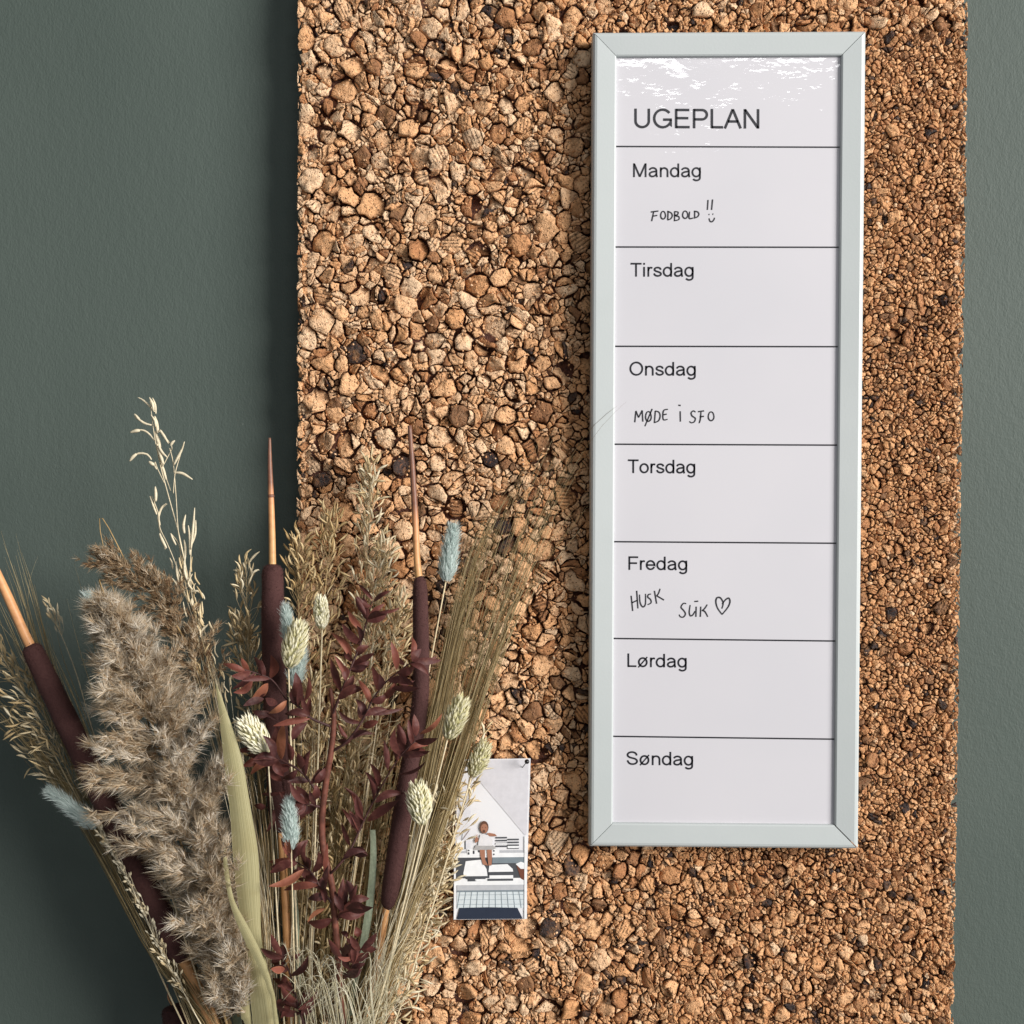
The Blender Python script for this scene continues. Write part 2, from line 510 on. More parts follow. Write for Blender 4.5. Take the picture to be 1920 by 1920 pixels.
def granule(mb, cell, tomap, lim, recess=1.0, tmean=0.78):
    x, y, r, poly = cell
    cx = sum(p[0] for p in poly) / len(poly); cy = sum(p[1] for p in poly) / len(poly)
    pts = []
    L = len(poly)
    def warp(p):
        v1 = noise.noise_vector(Vector((p[0] / 26, p[1] / 26, 3.1))); v2 = noise.noise_vector(Vector((p[0] / 9, p[1] / 9, 7.7)))
        am = min(9.0, 0.7 * r + 1.5)
        return (p[0] + am * v1.x + 0.30 * am * v2.x, p[1] + am * v1.y + 0.30 * am * v2.y)
    wc = warp((cx, cy))
    for a in range(L):
        p, q = poly[a], poly[(a + 1) % L]
        e = math.hypot(q[0] - p[0], q[1] - p[1])
        if e < 0.22 * r: 
            if pts and math.hypot(pts[-1][0] - p[0], pts[-1][1] - p[1]) < 0.3 * r: continue
        k = 1 + int(e / (0.58 * r))
        for i in range(k):
            t = i / k
            pts.append(warp((p[0] + (q[0] - p[0]) * t, p[1] + (q[1] - p[1]) * t)))
    if len(pts) < 4: return False
    fine = r < 5.5
    cx = sum(p[0] for p in pts) / len(pts); cy = sum(p[1] for p in pts) / len(pts)
    n = len(pts)
    gap = max(0.80, 1 - (0.70 + 0.02 * r) / r * U(0.1, 1.8)) * U(0.98, 1.05)
    if rnd() < 0.10: gap *= U(0.72, 0.9)
    st = U(0.86, 1.06); sa = U(0, math.pi); ca, sn = math.cos(sa), math.sin(sa)
    ring = []
    for (px, py) in pts:
        j = 0.11 * r
        dx, dy = (px - cx) * gap + U(-j, j), (py - cy) * gap + U(-j, j)
        a_, b_ = dx * ca + dy * sn, (-dx * sn + dy * ca) * st
        dx, dy = a_ * ca - b_ * sn, a_ * sn + b_ * ca
        X, Y = cx + dx, cy + dy
        X = min(max(X, lim[0] + U(-1.5, 1)), lim[1] + U(-1, 1.5))
        ring.append((X - cx, Y - cy))
    rr = min(r, 16)
    zoff = G_(-0.08, 0.19) * rr
    if rnd() < 0.12: zoff -= U(0.3, 0.8) * rr
    zoff = min(zoff, 0.40 * rr) * recess
    gxs, gys = G_(0, 0.30), G_(0, 0.30)
    dome = U(-0.02, 0.14) * rr
    tone = min(1, max(0.10, G_(tmean + 0.03, 0.19)))
    if rnd() < 0.035: tone = U(0.0, 0.06)
    elif rnd() < 0.11: tone = U(0.09, 0.26)
    ka = U(0, 2 * math.pi); kc, ks = math.cos(ka), math.sin(ka); kk = rnd(); ko = U(0, 50)
    vs = []; loc = []
    def put(dx, dy, z):
        vs.append(tomap(cx + dx, cy + dy, z))
        loc.append(((dx * kc + dy * ks) / 9.0 + ko, (-dx * ks + dy * kc) / 30.0, z / 30.0))
    for sc, dz, sl in (((0.80, -1.3, 0.2), (1.0, -0.36, 0.9), (0.84, -0.03, 1.0)) if fine else ((0.80, -1.3, 0.2), (1.0, -0.34, 0.9), (0.91, -0.05, 1.0), (0.55, 0.0, 1.0))):
        for (dx, dy) in ring:
            a, b = dx * sc, dy * sc
            z = zoff + dz * rr + sl * (gxs * a + gys * b) + dome * (1 - sc * sc) + (G_(0, 0.13) * rr if sc < 1 else G_(0, 0.14) * rr)
            put(a, b, z)
    put(0, 0, zoff + dome + G_(0, 0.06) * rr)
    fs = []
    nr = 2 if fine else 3
    for k in range(nr):
        for i in range(n):
            i2 = (i + 1) % n
            fs.append((k * n + i, k * n + i2, (k + 1) * n + i2, (k + 1) * n + i))
    for i in range(n): fs.append((nr * n + i, nr * n + (i + 1) % n, (nr + 1) * n))
    b = len(mb.v)
    mb.add(vs, fs, tone); mb.loc += loc; mb.k += [kk] * len(vs)
    return True

TOP, BOT = -70, 1990
def coarse(x, y):
    """x, y: pixels from the board's left and top edge; grain gets finer to the right"""
    a = 1 - min(1, max(0, (x - 330) / 560.0))
    a = max(a, 0.30 * min(1, max(0, (y - 1640) / 200.0)))
    if y < 130 and x > 480: a = max(a, 0.45)
    return a
def rfun(x, y):
    a = coarse(x, y)
    med = 3.3 + 4.0 * a
    r = med * math.exp(G_(0, 0.40))
    u = rnd()
    if u < 0.004 + 0.013 * a: r = U(11, 20) if a > 0.3 else U(8, 15)
    return min(max(r, 2.5 + 1.5 * a), 24)
FX0, FX1, FY0, FY1 = 1108 - 557 + 60, 1612 - 557 - 60, 58 - TOP + 60, 1592 - TOP - 60
skip = lambda x, y: FX0 < x < FX1 and FY0 < y < FY1
cl = cells(PXW, BOT - TOP, rfun, skip, tries=120000)
ztop = P(960, TOP, H0).z
def front(x, y, z): return Vector((XL + x * S, -(H0 + z * S), ztop - y * S))
cl.sort(key=lambda c: -c[2])
vis = 0
rest = MB()
for c in cl:
    x, y, r, poly = c
    px, py = XL / S + 960 + x, y + TOP
    inview = 0 < py < 1920 and not (1100 < px < 1620 and 50 < py < 1600) and not (px < 840 and py > 1120)
    if inview and vis < 300:
        g = MB()
        if granule(g, c, front, (0, PXW), 1.0, 0.42 + 0.42 * coarse(x, y)):
            # each mesh sits on its own origin
            g.build("granule", M['cork'], board); vis += 1
    else:
        granule(rest, c, front, (0, PXW), 1.0, 0.42 + 0.42 * coarse(x, y))
# loose crumbs between and on the granules
for k in range(15000):
    x, y = U(3, PXW - 3), U(5, BOT - TOP - 5)
    if skip(x, y): continue
    r = U(1.3, 3.6); z = U(-3.5, 2.2)
    tone = min(1, max(0.02, G_(0.50 + 0.2 * coarse(x, y), 0.22))); ko = U(0, 50)
    vs = [(x + r * U(.6, 1.3), y + U(-.3, .3) * r, z), (x + U(-.3, .3) * r, y + r * U(.6, 1.3), z), (x - r * U(.6, 1.3), y + U(-.3, .3) * r, z), (x + U(-.3, .3) * r, y - r * U(.6, 1.3), z), (x + U(-.4, .4) * r, y + U(-.4, .4) * r, z + r * U(.4, .9)), (x, y, z - r)]
    rest.add([front(*q) for q in vs], [(0, 1, 4), (1, 2, 4), (2, 3, 4), (3, 0, 4), (1, 0, 5), (2, 1, 5), (3, 2, 5), (0, 3, 5)], tone)
    rest.loc += [(ko, 0, 0)] * 6; rest.k += [0.0] * 6
# the two cut sides
for side in (0, 1):
    sc_ = cells(H0 / S - 3, BOT - TOP, lambda x, y: min(14, 6.5 * math.exp(G_(0, 0.35))), None, tries=4500)
    xs = XL if side == 0 else XR
    sg = -1 if side == 0 else 1
    for c in sc_:
        granule(rest, c, lambda x, y, z: Vector((xs + sg * (min(z, 5) - 8) * S, -(x + 1) * S, ztop - y * S)), (0, H0 / S - 4), 0.5)
o = rest.build("fine_granules", M['cork'], board, kind='stuff')

# ------------------------------------------------------------------ weekly planner
HF = H0 + 0.0182                       # front of the frame
c_tl, c_tr, c_br, c_bl = P(1111, 57, HF), P(1627, 57, HF), P(1610, 1592, HF), P(1103, 1591, HF)
# fit a true rectangle
ctr = (c_tl + c_tr + c_br + c_bl) / 4
wv = ((c_tr - c_tl) + (c_br - c_bl)) / 2
hv = ((c_tl - c_bl) + (c_tr - c_br)) / 2
ang = 0.5 * (math.atan2(wv.z, wv.x) + (math.atan2(hv.z, hv.x) - math.pi / 2))
fw, fh = wv.length / 2, hv.length / 2
print("FRAME size", fw * 2, fh * 2, "angle", math.degrees(ang), "err", (c_tl - c_bl).length - (c_tr - c_br).length, (c_tr - c_tl).length - (c_br - c_bl).length)
ex = Vector((math.cos(ang), 0, math.sin(ang))); ez = Vector((-math.sin(ang), 0, math.cos(ang)))
def FP(x, z, h): return Vector((ctr.x, 0, ctr.z)) + ex * x + ez * z + Vector((0, -h, 0))
planner = thing("weekly_planner", "tall white weekly planner board in a pale grey frame on the cork", "planner", FP(0, -fh, H0))
RW = 0.0172
# profile: (distance from outer edge, height off wall)
prof = [(0.0005, H0 - 0.0012), (0.0, H0 + 0.0100), (0.0006, HF - 0.0018), (0.0020, HF - 0.0004), (0.0036, HF), (RW - 0.0012, HF - 0.0010),
        (RW - 0.0003, HF - 0.0016), (RW, HF - 0.0028), (RW + 0.0002, HP - 0.0012)]
cor = [(-1, 1), (1, 1), (1, -1), (-1, -1)]
for i in range(4):
    a, b = cor[i], cor[(i + 1) % 4]
    mb = MB(); vs = []
    along = Vector((b[0] - a[0], b[1] - a[1])).normalized()
    for (sx, sz), sgn in ((a, 1), (b, -1)):
        for (d, h) in prof:
            g = 0.00022 * sgn                       # hairline mitre
            if (i, sgn) in ((1, -1), (2, 1)): g *= 2.2
            vs.append(FP(sx * (fw - d) + along.x * g, sz * (fh - d) + along.y * g, h))
    n = len(prof)
    fs = [(k, k + 1, n + k + 1, n + k) for k in range(n - 1)] + [(n - 1, 0, n, 2 * n - 1)]
    fs += [tuple(range(n - 1, -1, -1)), tuple(range(n, 2 * n))]
    mb.add(vs, fs)
    o = mb.build("frame_rail", M['frame'], planner, smooth=False)
mb = MB()
iw, ih = fw - RW + 0.0010, fh - RW + 0.0010
vs = [FP(sx * iw, sz * ih, h) for h in (HP, HP - 0.003) for sx, sz in cor]
mb.add(vs, [(0, 3, 2, 1), (4, 5, 6, 7), (0, 1, 5, 4), (1, 2, 6, 5), (2, 3, 7, 6), (3, 0, 4, 7)])
panel = mb.build("panel", M['panel'], planner, smooth=False)
mb = MB()
vs = [FP(sx * (iw - 0.004), sz * (ih - 0.004), h) for h in (HP - 0.0032, H0 + 0.0002) for sx, sz in cor]
mb.add(vs, [(0, 3, 2, 1), (4, 5, 6, 7), (0, 1, 5, 4), (1, 2, 6, 5), (2, 3, 7, 6), (3, 0, 4, 7)])
mb.build("backing", M['binder'], planner, smooth=False)

HI = HP + 0.00018
def ribbon(mb, pts, w, taper=False, h=HI, closed=False):
    """flat stroke; pts in photo pixels, w in pixels"""
    q = [pts[0]]
    for p in pts[1:]:
        if math.hypot(p[0] - q[-1][0], p[1] - q[-1][1]) > 0.15: q.append(p)
    if closed and math.hypot(q[0][0] - q[-1][0], q[0][1] - q[-1][1]) < 0.15: q.pop()
    n = len(q)
    if n < 2: return
    vs = []
    for i in range(n):
        if closed: a, b, c = q[(i - 1) % n], q[i], q[(i + 1) % n]
        else: a, b, c = q[max(i - 1, 0)], q[i], q[min(i + 1, n - 1)]
        d1 = Vector((b[0] - a[0], b[1] - a[1])); d2 = Vector((c[0] - b[0], c[1] - b[1]))
        if d1.length < 1e-6: d1 = d2
        if d2.length < 1e-6: d2 = d1
        d1.normalize(); d2.normalize()
        nn = Vector((-d1.y - d2.y, d1.x + d2.x))
        if nn.length < 1e-3: nn = Vector((-d1.y, d1.x))
        nn.normalize()
        k = 1 / max(0.45, nn.dot(Vector((-d1.y, d1.x))))
        ww = w / 2 * k
        if taper: ww *= 0.72 + 0.28 * math.sin(math.pi * (i + 0.6) / (n + 0.2)) + U(-0.06, 0.06)
        vs.append(P(b[0] + nn.x * ww, b[1] + nn.y * ww, h)); vs.append(P(b[0] - nn.x * ww, b[1] - nn.y * ww, h))
    fs = [(2 * i, 2 * i + 1, 2 * i + 3, 2 * i + 2) for i in range(n - 1)]
    if closed: fs.append((2 * n - 2, 2 * n - 1, 1, 0))
    # face the camera
    fs = [tuple(reversed(f)) for f in fs]
    mb.add(vs, fs)

for (xa, ya, xb, yb_) in ((1153, 274.5, 1579, 276), (1152, 463, 1578, 463.6), (1151, 649.2, 1576, 650), (1149, 832.8, 1574, 834.6),
                          (1148, 1015.6, 1572, 1018.6), (1147, 1197, 1570, 1202), (1145, 1380.5, 1569, 1386)):
    mb = MB(); ribbon(mb, [(xa - 1, ya), (xb + 1, yb_)], 2.7)
    mb.build("divider_line", M['ink'], panel, smooth=False)

def arc(cx, cy, rx, ry, a0, a1, n=14):
    return [(cx + rx * math.cos(math.radians(a0 + (a1 - a0) * i / n)), cy + ry * math.sin(math.radians(a0 + (a1 - a0) * i / n))) for i in range(n + 1)]
w_ = 0.064   # half stroke in cap heights
XH = 0.725
def bowl(cx, rx): return ('c', arc(cx, XH / 2, rx, XH / 2 - w_ + 0.012, 0, 360, 28))
GL = {
 'U': (1.008, [('l', [(.16, 1), (.16, .36)] + arc(.504, .36, .344, .31, 180, 360, 16) + [(.848, .36), (.848, 1)])]),
 'G': (1.087, [('l', arc(.56, .5, .44, .452, 38, 325, 30) + [(.975, .19), (.975, .44)]), ('l', [(1.035, .44), (.58, .44)])]),
 'E': (.93, [('l', [(.17, 0), (.17, 1)]), ('l', [(.17, .94), (.85, .94)]), ('l', [(.17, .52), (.80, .52)]), ('l', [(.17, .06), (.87, .06)])]),
 'P': (.93, [('l', [(.17, 0), (.17, 1)]), ('l', [(.17, .94), (.56, .94)] + arc(.58, .70, .25, .24, 90, -90, 12) + [(.56, .46), (.17, .46)])]),
 'L': (.777, [('l', [(.16, 1), (.16, 0)]), ('l', [(.16, .06), (.74, .06)])]),
 'A': (.93, [('l', [(.055, 0), (.465, .985)]), ('l', [(.465, .985), (.875, 0)]), ('l', [(.2, .36), (.73, .36)])]),
 'N': (1.008, [('l', [(.165, 0), (.165, 1)]), ('l', [(.165, .97), (.845, .03)]), ('l', [(.845, 0), (.845, 1)])]),
 'M': (1.163, [('l', [(.165, 0), (.165, 1)]), ('l', [(.175, .97), (.58, .03)]), ('l', [(.58, .03), (.985, .97)]), ('l', [(1.0, 0), (1.0, 1)])]),
 'T': (.853, [('l', [(.427, 0), (.427, .94)]), ('l', [(.03, .94), (.824, .94)])]),
 'F': (.853, [('l', [(.175, 0), (.175, 1)]), ('l', [(.175, .94), (.81, .94)]), ('l', [(.175, .50), (.73, .50)])]),
 'O': (1.087, [('c', arc(.543, .5, .43, .452, 0, 360, 32))]),
 'S': (.93, [('l', [(.80, .70)] + arc(.46, .73, .32, .215, 20, 180, 12) + [(.16, .66), (.28, .56), (.46, .51), (.66, .46)] + arc(.50, .27, .32, .215, 40, -160, 16) + [(.13, .33)])]),
 'o': (.777, [bowl(.388, .285)]),
 'ø': (.853, [bowl(.42, .285), ('n', [(.10, -.02), (.74, .75)])]),
 'a': (.777, [('l', [(.12, .52)] + arc(.36, .50, .24, .17, 165, 20, 12) + [(.615, .50), (.615, .18), (.66, 0)]),
              ('l', [(.615, .43), (.45, .405), (.28, .375), (.15, .30), (.115, .20), (.16, .10), (.28, .05), (.42, .06), (.55, .14), (.615, .26)])]),
 'n': (.777, [('l', [(.15, 0), (.15, .715)]), ('l', [(.15, .42)] + arc(.39, .45, .24, .215, 180, 30, 12) + [(.635, .46), (.635, 0)])]),
 'd': (.777, [bowl(.365, .275), ('l', [(.63, 0), (.63, 1)])]),
 'g': (.777, [bowl(.365, .275), ('l', [(.63, .715), (.63, .02)] + arc(.38, -.04, .25, .19, 0, -155, 12))]),
 'i': (.31, [('l', [(.155, 0), (.155, .715)]), ('l', [(.155, .865), (.155, 1)])]),
 'r': (.465, [('l', [(.15, 0), (.15, .715)]), ('l', [(.15, .40), (.17, .54), (.24, .635), (.34, .66), (.44, .63)])]),
 's': (.698, [('l', [(.58, .50)] + arc(.35, .525, .22, .14, 15, 180, 10) + [(.14, .47), (.24, .40), (.40, .355), (.53, .30)] + arc(.36, .20, .235, .145, 35, -165, 14) + [(.09, .24)])]),
 'e': (.777, [('l', [(.11, .37), (.665, .37)] + arc(.388, .365, .285, .31, 0, 335, 24))]),
}
def word(txt, xa, xb, yl, yr, cap):
    tot = sum(GL[c][0] for c in txt)
    # side bearings off both ends
    kx = (xb - xa) / (tot - 0.22)
    mb = MB(); cur = -0.11
    for ch in txt:
        adv, strokes = GL[ch]
        for typ, pts in strokes:
            pp = []
            for (gx, gy) in pts:
                X = xa + (cur + gx) * kx
                Y = yl + (yr - yl) * (X - xa) / (xb - xa) - gy * cap
                pp.append((X, Y))
            ribbon(mb, pp, 0.128 * cap * (0.75 if typ == 'n' else 1.0), closed=(typ == 'c'))
        cur += adv
    return mb.build("printed_word", M['ink'], panel, smooth=False)
word("UGEPLAN", 1190, 1423.5, 240, 241, 36.5)
word("Mandag", 1187.5, 1313.5, 332, 332.3, 25.8)
word("Tirsdag", 1184.5, 1300, 518.6, 518.9, 25.8)
word("Onsdag", 1182, 1304, 704, 704.5, 25.8)
word("Torsdag", 1179.5, 1303, 887, 887.8, 25.6)
word("Fredag", 1178.5, 1288, 1068.5, 1069.3, 25.4)
word("Lørdag", 1177, 1287, 1250.5, 1251.8, 25.4)
word("Søndag", 1176, 1299, 1434, 1435.6, 25.4)

def hand(strokes, sc, ox, oy, w=2.75, name="handwritten_word"):
    mb = MB()
    for st in strokes:
        if st[0] == 'o':
            _, cx, cy, rx, ry = st
            pts = [(cx + rx * math.cos(a) * (1 + 0.05 * math.sin(3 * a)), cy + ry * math.sin(a)) for a in [(-1.3 + i / 18 * 2 * math.pi * 1.03) for i in range(19)]]
        elif st[0] == '.':
            pts = [(st[1] - 3, st[2]), (st[1] + 3, st[2] + 1)]
        else:
            pts = st
            if len(pts) > 2 and st[0] != 's': pts = catmull(pts, (len(pts) - 1) * 5)
        ribbon(mb, [(p[0] / sc + ox, p[1] / sc + oy) for p in pts], w, taper=True)
    return mb.build(name, M['marker'], panel, smooth=False)
c6 = (3.310, 1080, 40)
hand([[(470, 1240), (483, 1180)], [(465, 1183), (512, 1177)], [(478, 1209), (505, 1204)],
      ('o', 541, 1203, 15, 24),
      [(572, 1178), (570, 1231)], [(567, 1178), (590, 1188), (598, 1206), (588, 1225), (567, 1233)],
      [(613, 1178), (612, 1237)], [(612, 1180), (634, 1184), (630, 1199), (614, 1205), (638, 1212), (638, 1230), (608, 1238)],
      ('o', 678, 1200, 16, 23), [(706, 1180), (703, 1222), (729, 1220)],
      [(737, 1178), (737, 1221)], [(732, 1178), (754, 1182), (763, 1196), (755, 1212), (733, 1222)]], *c6)
hand([[(820, 1108), (816, 1170)], [(848, 1105), (842, 1170)]], *c6, name="exclamation_marks")
hand([('.', 826, 1198), ('.', 850, 1196), [(826, 1222), (832, 1240), (845, 1243), (857, 1230), (860, 1218)]], *c6, name="smiley")
c1 = (3.368, 1090, 480)
hand([[(338, 1050), (345, 978)], [(345, 978), (362, 1020)], [(362, 1020), (385, 975)], [(385, 975), (389, 1046)], ('o', 424, 1013, 18, 31), [(402, 1075), (448, 965)],
      [(468, 978), (462, 1052)], [(467, 978), (490, 986), (498, 1010), (488, 1040), (459, 1053)],
      [(548, 968), (522, 974), (515, 1005), (520, 1034), (545, 1031)], [(517, 1003), (540, 998)]], *c1)
hand([[(625, 980), (626, 1046)], [(613, 942), (628, 944)]], *c1)
hand([[(722, 986), (708, 978), (694, 990), (700, 1010), (720, 1025), (714, 1046), (695, 1053), (683, 1044)],
      [(737, 983), (776, 978)], [(756, 984), (752, 1030), (744, 1056)], [(748, 1016), (775, 1012)], ('o', 820, 1012, 18, 28)], *c1)
c2 = (3.368, 1090, 860)
hand([[(315, 865), (325, 962)], [(350, 834), (358, 946)], [(318, 911), (357, 893)],
      [(368, 858), (372, 910), (389, 936), (405, 918), (406, 853)], [(441, 855), (425, 858), (420, 874), (438, 890), (440, 911), (419, 922)],
      [(462, 834), (476, 916)], [(498, 821), (488, 850), (475, 868)], [(477, 866), (523, 893)]], *c2)
hand([[(663, 916), (645, 914), (630, 938), (648, 960), (658, 981), (645, 1000), (626, 998), (618, 984)],
      [(688, 924), (682, 968), (689, 992), (705, 986), (719, 962)], [(726, 934), (724, 999)], [(714, 902), (739, 900)],
      [(755, 934), (752, 999)], [(796, 921), (780, 945), (764, 960)], [(762, 958), (781, 966), (799, 999)]], *c2)
hand([[(888, 947), (896, 912), (880, 880), (858, 878), (850, 902), (860, 942), (889, 984)], [(889, 984), (925, 940), (939, 905), (932, 881), (911, 891), (890, 918)]], *c2, w=3.0, name="heart")

# ------------------------------------------------------------------ pinned photo print
photo = thing("photo_print", "narrow photo print of a seated child above stacked towels pinned to the cork", "photo", P(918, 1720, H0))
PH = H0 + 0.0045
ptl, ptr, pbr, pbl = P(857, 1424, PH), P(995, 1422, PH), P(986, 1721, PH), P(850.5, 1722, PH)
def PP(cx, cy, layer=0):
    """crop coordinates (180 x 340 px crop enlarged 5.647) -> point on the curled print"""
    u = (cx - 92) / (870 - 92); t = (cy - 138) / (1815 - 138)
    # edges in crop space lean: left 92->62, right 872->822
    xl = 98 + (60 - 98) * t; xr = 872 + (824 - 872) * t
    u = (cx - xl) / (xr - xl)
    a = ptl.lerp(ptr, u); b = pbl.lerp(pbr, u)
    p = a.lerp(b, t)
    curl = 0.0025 * (t - 0.04) ** 2
    return p + Vector((0, -curl - layer * 0.00012, 0))
nx, ny = 6, 16
mb = MB(); vs = []
for j in range(ny + 1):
    for i in range(nx + 1):
        t = j / ny; u = i / nx
        xl = 98 + (60 - 98) * t; xr = 872 + (824 - 872) * t
        vs.append(PP(xl + (xr - xl) * u, 138 + (1815 - 138) * t))
bk = [p + Vector((0, 0.0003, 0)) for p in vs]
n = len(vs); W1 = nx + 1
fs = [(j * W1 + i, (j + 1) * W1 + i, (j + 1) * W1 + i + 1, j * W1 + i + 1) for j in range(ny) for i in range(nx)]
fs += [tuple(n + k for k in reversed(f)) for f in fs]
bd = [i for i in range(W1)] + [j * W1 + nx for j in range(1, ny + 1)] + [ny * W1 + i for i in range(nx - 1, -1, -1)] + [j * W1 for j in range(ny - 1, 0, -1)]
fs += [(bd[k], bd[(k + 1) % len(bd)], n + bd[(k + 1) % len(bd)], n + bd[k]) for k in range(len(bd))]
mb.add(vs + bk, fs)
mb.build("paper", M['paper'], photo, smooth=False)
PR = {k: mat_simple("print_" + k, c, 0.35, 0.4, 0.06, 200) for k, c in dict(
    white=(0.80, 0.81, 0.83), slope=(0.62, 0.61, 0.65), wallgrey=(0.68, 0.68, 0.72), shade=(0.46, 0.47, 0.50), dark=(0.075, 0.08, 0.09), navy=(0.025, 0.033, 0.055),
    skin=(0.36, 0.17, 0.11), hair=(0.12, 0.06, 0.04), shirt=(0.70, 0.69, 0.71), shorts=(0.40, 0.39, 0.39), tile=(0.60, 0.66, 0.69), grout=(0.22, 0.27, 0.31), brown=(0.16, 0.06, 0.04), grey=(0.20, 0.24, 0.27)).items()}
keys = list(PR)
pmb = MB()
def pr(col, pts, layer):
    # grid polygons stay near the sheet: pieces are small, fan them
    vs = [PP(x, y, layer) for x, y in pts]
    b = len(pmb.f)
    pmb.add(vs, [tuple(range(len(vs) - 1, -1, -1))])
    pmb.mi.append(keys.index(col))
def box(col, xa, ya, xb, yb, layer): 
    # split tall boxes so they follow the curl
    k = max(1, int((yb - ya) / 160))
    for i in range(k):
        y0 = ya + (yb - ya) * i / k; y1 = ya + (yb - ya) * (i + 1) / k
        pr(col, [(xa, y0), (xa, y1), (xb, y1), (xb, y0)], layer)
def ell(col, cx, cy, rx, ry, layer, n=14): pr(col, [(cx + rx * math.cos(-2 * math.pi * i / n), cy + ry * math.sin(-2 * math.pi * i / n)) for i in range(n)], layer)
for i in range(5):      # sloping ceiling
    t0, t1 = i / 5, (i + 1) / 5
    ya, yb2 = 150 + t0 * 790, 150 + t1 * 790
    pr('slope', [(150 + t0 * 660, ya), (150 + t1 * 660, yb2), (848 - 20 * t1, yb2), (855 - 20 * t0, ya)], 2)
for i in range(5):
    ya, yb2 = 940 + i * 0, 0
box('wallgrey', 96, 430, 240, 1090, 1)
box('shade', 84, 1095, 830, 1122, 2)
box('white', 84, 1122, 822, 1168, 3)
box('dark', 86, 1168, 812, 1400, 2); box('grey', 470, 1168, 812, 1230, 3)
box('white', 80, 1385, 808, 1455, 3)
box('shade', 98, 1455, 800, 1510, 3)
box('tile', 96, 1510, 800, 1700, 2)
box('grey', 96, 1510, 800, 1528, 3)
for i in range(12):
    x = 128 + i * 62; sl = (x - 440) * 0.10
    pr('grout', [(x, 1520), (x + sl * 0.9 - 2, 1695), (x + sl * 0.9 + 3, 1695), (x + 5, 1520)], 4)
for y in (1555, 1605, 1655): box('grout', 110, y, 798, y + 3, 4)
pr('navy', [(125, 1690), (95, 1808), (792, 1808), (735, 1694), (430, 1686)], 5)
box('white', 808, 950, 836, 1808, 6); box('white', 66, 1130, 86, 1808, 6)
pr('white', [(190, 1205), (165, 1330), (170, 1362), (420, 1362), (410, 1290), (380, 1240), (350, 1190)], 4)
pr('white', [(440, 1245), (430, 1320), (690, 1318), (685, 1290), (630, 1240)], 4)
box('white', 440, 1355, 690, 1385, 4); box('dark', 190, 1372, 400, 1392, 5); box('dark', 210, 1390, 290, 1415, 5); box('dark', 420, 1390, 690, 1412, 5); box('dark', 435, 1325, 690, 1350, 5); box('white', 300, 1398, 360, 1416, 6)
pr('brown', [(720, 1240), (770, 1390), (805, 1410), (805, 1240)], 4); pr('white', [(715, 1238), (770, 1290), (812, 1290), (806, 1228), (770, 1215)], 5)
for xa in (505, 630):
    for k2, y in enumerate((955, 985, 1015, 1045)): box('dark', xa, y + (20 if xa > 600 else 0), xa + 120, y + 16 + (20 if xa > 600 else 0), 4)
box('white', 505, 1020, 625, 1032, 5); box('white', 632, 1050, 748, 1072, 5)
box('white', 92, 985, 175, 1100, 3); pr('brown', [(150, 985), (155, 985), (232, 880), (222, 885)], 4); pr('grey', [(145, 990), (150, 990), (160, 905), (155, 905)], 4); box('dark', 176, 990, 190, 1080, 4)
box('white', 205, 1075, 545, 1142, 4)
for i in range(14): ell('dark', 222 + (i * 53) % 318, 1092 + (i * 29) % 46, 9, 9, 6, 8)
pr('shorts', [(300, 1035), (270, 1085), (350, 1092), (470, 1090), (510, 1070), (470, 1035)], 7)
pr('shirt', [(345, 925), (325, 1000), (320, 1042), (470, 1045), (475, 985), (440, 930)], 8)
pr('skin', [(338, 1085), (345, 1150), (372, 1240), (425, 1250), (395, 1190), (392, 1085)], 8)
pr('skin', [(412, 1085), (420, 1160), (430, 1250), (462, 1250), (468, 1170), (465, 1085)], 8)
pr('skin', [(310, 915), (285, 985), (290, 1015), (325, 990), (322, 960), (315, 960)], 9)
pr('skin', [(410, 915), (440, 945), (520, 945), (500, 920), (440, 908)], 9)
ell('hair', 383, 850, 48, 68, 9); ell('skin', 385, 862, 38, 50, 10); ell('hair', 382, 890, 15, 16, 11, 8); ell('hair', 368, 850, 6, 4, 11, 6); ell('hair', 400, 850, 6, 4, 11, 6)
po = pmb.build("printed_picture", [PR[k] for k in keys], photo, smooth=False)

def sphere(mb, c, r, n=12, m=8, squash=1.0, tone=0.5):
    vs = []; fs = []
    for j in range(m + 1):
        th = math.pi * j / m
        for i in range(n):
            ph = 2 * math.pi * i / n
            vs.append(c + Vector((r * math.sin(th) * math.cos(ph), r * math.cos(th) * squash, r * math.sin(th) * math.sin(ph))))
    for j in range(m):
        for i in range(n): fs.append((j * n + i, j * n + (i + 1) % n, (j + 1) * n + (i + 1) % n, (j + 1) * n + i))
    mb.add(vs, fs, tone)
for (hx, hy, nx_, ny_, lab) in ((988, 1428, 976, 1444, "round black map pin through the top corner of the photo print beside the planner"),
                                (872, 1433, 865, 1444, "round black map pin behind the grass head over the photo print")):
    t = thing("map_pin", lab, "pin", P(nx_, ny_, PH))
    hh = PH + 0.0085
    mb = MB(); sphere(mb, P(hx, hy, hh), RS(4.6, hh)); mb.build("pin_head", M['pin'], t)
    mb = MB(); tube(mb, [P(hx, hy, hh), P(nx_, ny_, PH - 0.004)], RS(0.9, hh), 6); mb.build("needle", M['steel'], t)

# ------------------------------------------------------------------ bouquet
GX, GY, GH = 565, 2330, 100            # where all stems meet, below the picture
def base_of(h=GH): return P(GX, GY, GH / 1000)
def to_base(px, py, h, w=4):
    """stem points from a flower foot down to the gathering point"""
    j = U(-22, 22)
    mx, my = px + (GX - px) * 0.5, py + (GY - py) * 0.5
    return [(px, py, h, w), (mx + (px - GX) * 0.06 + j * 0.3, my, (h + GH) / 2, w * 1.1), (GX + j, GY, GH + U(-8, 8), w * 1.2)]

